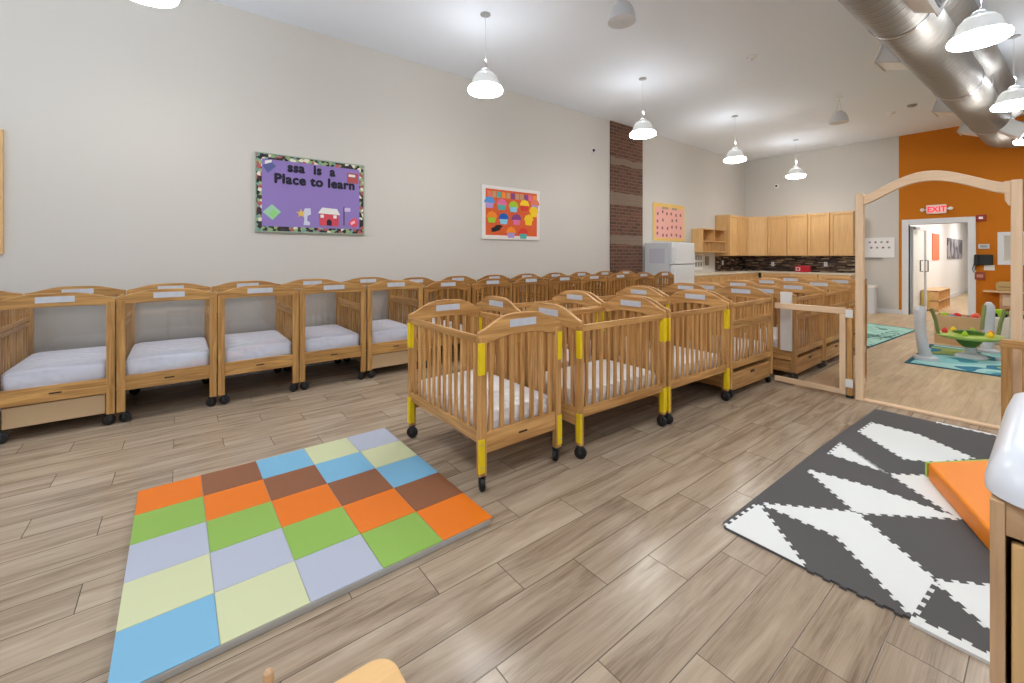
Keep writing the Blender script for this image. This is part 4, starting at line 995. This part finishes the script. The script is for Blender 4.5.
# activity jumper
t = thing('activity_jumper', 'baby activity jumper with grey-white curved legs and lime green tray', 'activity jumper', (-.72, 8.35, .012))
GL = C_('jumper_green', (178, 200, 96), .4); GD = C_('jumper_dark_green', (90, 130, 50), .5)
legs = [((-.33, -.62), (-.30, -.50)), ((.12, .62), (.10, .52)), ((.36, .02), (.34, .05))]
for (bx_, by_), (tx, ty) in legs:
    dx, dy = bx_*.12, by_*.12
    MB().tube([(bx_, by_, .03), (bx_+dx*.6, by_+dy*.6, .15), (bx_+dx*1.0, by_+dy*1.0, .32), (bx_+dx*1.2, by_+dy*1.2, .50), (bx_+dx*1.1, by_+dy*1.1, .64), (bx_+dx*.9, by_+dy*.9, .69)], [.07, .06, .055, .056, .06, .03], 16).build('leg', M_PALE, t, smooth=True)
    MB().lathe([(.0, 0), (.13, 0), (.12, .03), (.06, .05)], (bx_, by_, 0), 24).build('foot', M_PALE, t, smooth=True)
    MB().tube([(bx_-dx, by_-dy, .66), (bx_*.78, by_*.78, .5), (bx_*.72, by_*.72, .33)], .02, 8).build('strap', C_('strap_olive', (130, 140, 80)), t)
MB().lathe([(.13, .245), (.28, .25), (.31, .27), (.315, .29), (.30, .305), (.26, .295), (.17, .295), (.14, .31), (.13, .29)], (0, 0, 0), 40, cap=False).build('tray', GL, t, smooth=True)
MB().lathe([(.0, .12), (.06, .13), (.12, .2), (.135, .30), (.15, .34), (.12, .33)], (0, 0, 0), 28, cap=False).build('seat', GD, t, smooth=True)
MB().lathe([(.16, 0), (.14, .03), (.06, .06), (.055, .13)], (.02, 0, 0), 24, cap=True).build('pedestal', M_PALE, t, smooth=True)
toys = [(-.28, -.05, 'red'), (-.2, .2, 'yellow'), (.02, .28, 'lime'), (.24, .12, 'orange'), (.25, -.12, 'yellow'), (-.02, -.27, 'lime')]
for x, y, c in toys:
    MB().lathe([(0, .29), (.028, .30), (.034, .32), (.024, .345), (.01, .365), (0, .37)], (x*.8, y*.8, 0), 14).build('tray_toy', CC[c], t, smooth=True)
# toy chest
t = thing('toy_chest', 'tan wooden toy chest full of toys behind the activity jumper', 'toy chest', (-1.18, 9.35, .0))
m = MB(); m.box(0, .50, 0, .02, .0, .44).box(0, .50, .40, .42, .0, .44).box(0, .02, .02, .40, 0, .44).box(.48, .50, .02, .40, 0, .44).box(.02, .48, .02, .40, .02, .2)
m.build('chest_body', C_('chest_tan', (206, 168, 122), .5), t, bev=.006)
rc = [('red', .06, .12), ('blue', .17, .04), ('red', .21, .16), ('tan', .31, .05), ('lime', .06, .25), ('red', .40, .12), ('purple', .33, .19), ('cobalt', .2, .29), ('salmon', .4, .3)]
for i, (c, x, y) in enumerate(rc):
    r_ = R.uniform(.042, .052)
    o = MB().lathe([(0, -r_), (r_*.6, -r_*.8), (r_, -r_*.1), (r_*.8, r_*.5), (r_*.35, r_*.9), (0, r_)], (0, 0, 0), 14).build('toy', CC[c], None, smooth=True)
    o.location = (-1.18+x+.02, 9.35+y+.04, .33+r_+.02*(i % 3)+.012); o.rotation_euler = (R.uniform(-1, 1), R.uniform(-1, 1), 0)
    # lower pile beneath keeps the toys up
    tag(o, 'small coloured toy heaped in the tan toy chest', 'toy', 'toys heaped in the toy chest')
MB().box(.02, .48, .02, .40, .2, .33).build('lower_shelf', C_('chest_fill', (150, 120, 90)), t)
# orange and yellow soft toy shapes right of the chest
t = thing('toy_bench', 'low bench of orange and yellow toy cars beside the toy chest', 'toy', (-.62, 9.9, 0))
MB().box(0, .75, 0, .3, .0, .42).build('bench_body', C_('bench_white', (220, 214, 200)), t, bev=.02)
for i, c in enumerate(('lime', 'yellow', 'orange', 'orange')):
    m = MB().prism(rounded(i*.18+.01, i*.18+.17, .42, .53, .05, 4), .06, .24, 'XZ'); q = m.build('toy_car', CC[c], t, bev=.01)
    for dx in (.04, .14): MB().lathe([(.03, 0), (.03, -.02)], (i*.18+dx, .06, .45), 12, 'Y').build('wheel', M_BLACK, q)
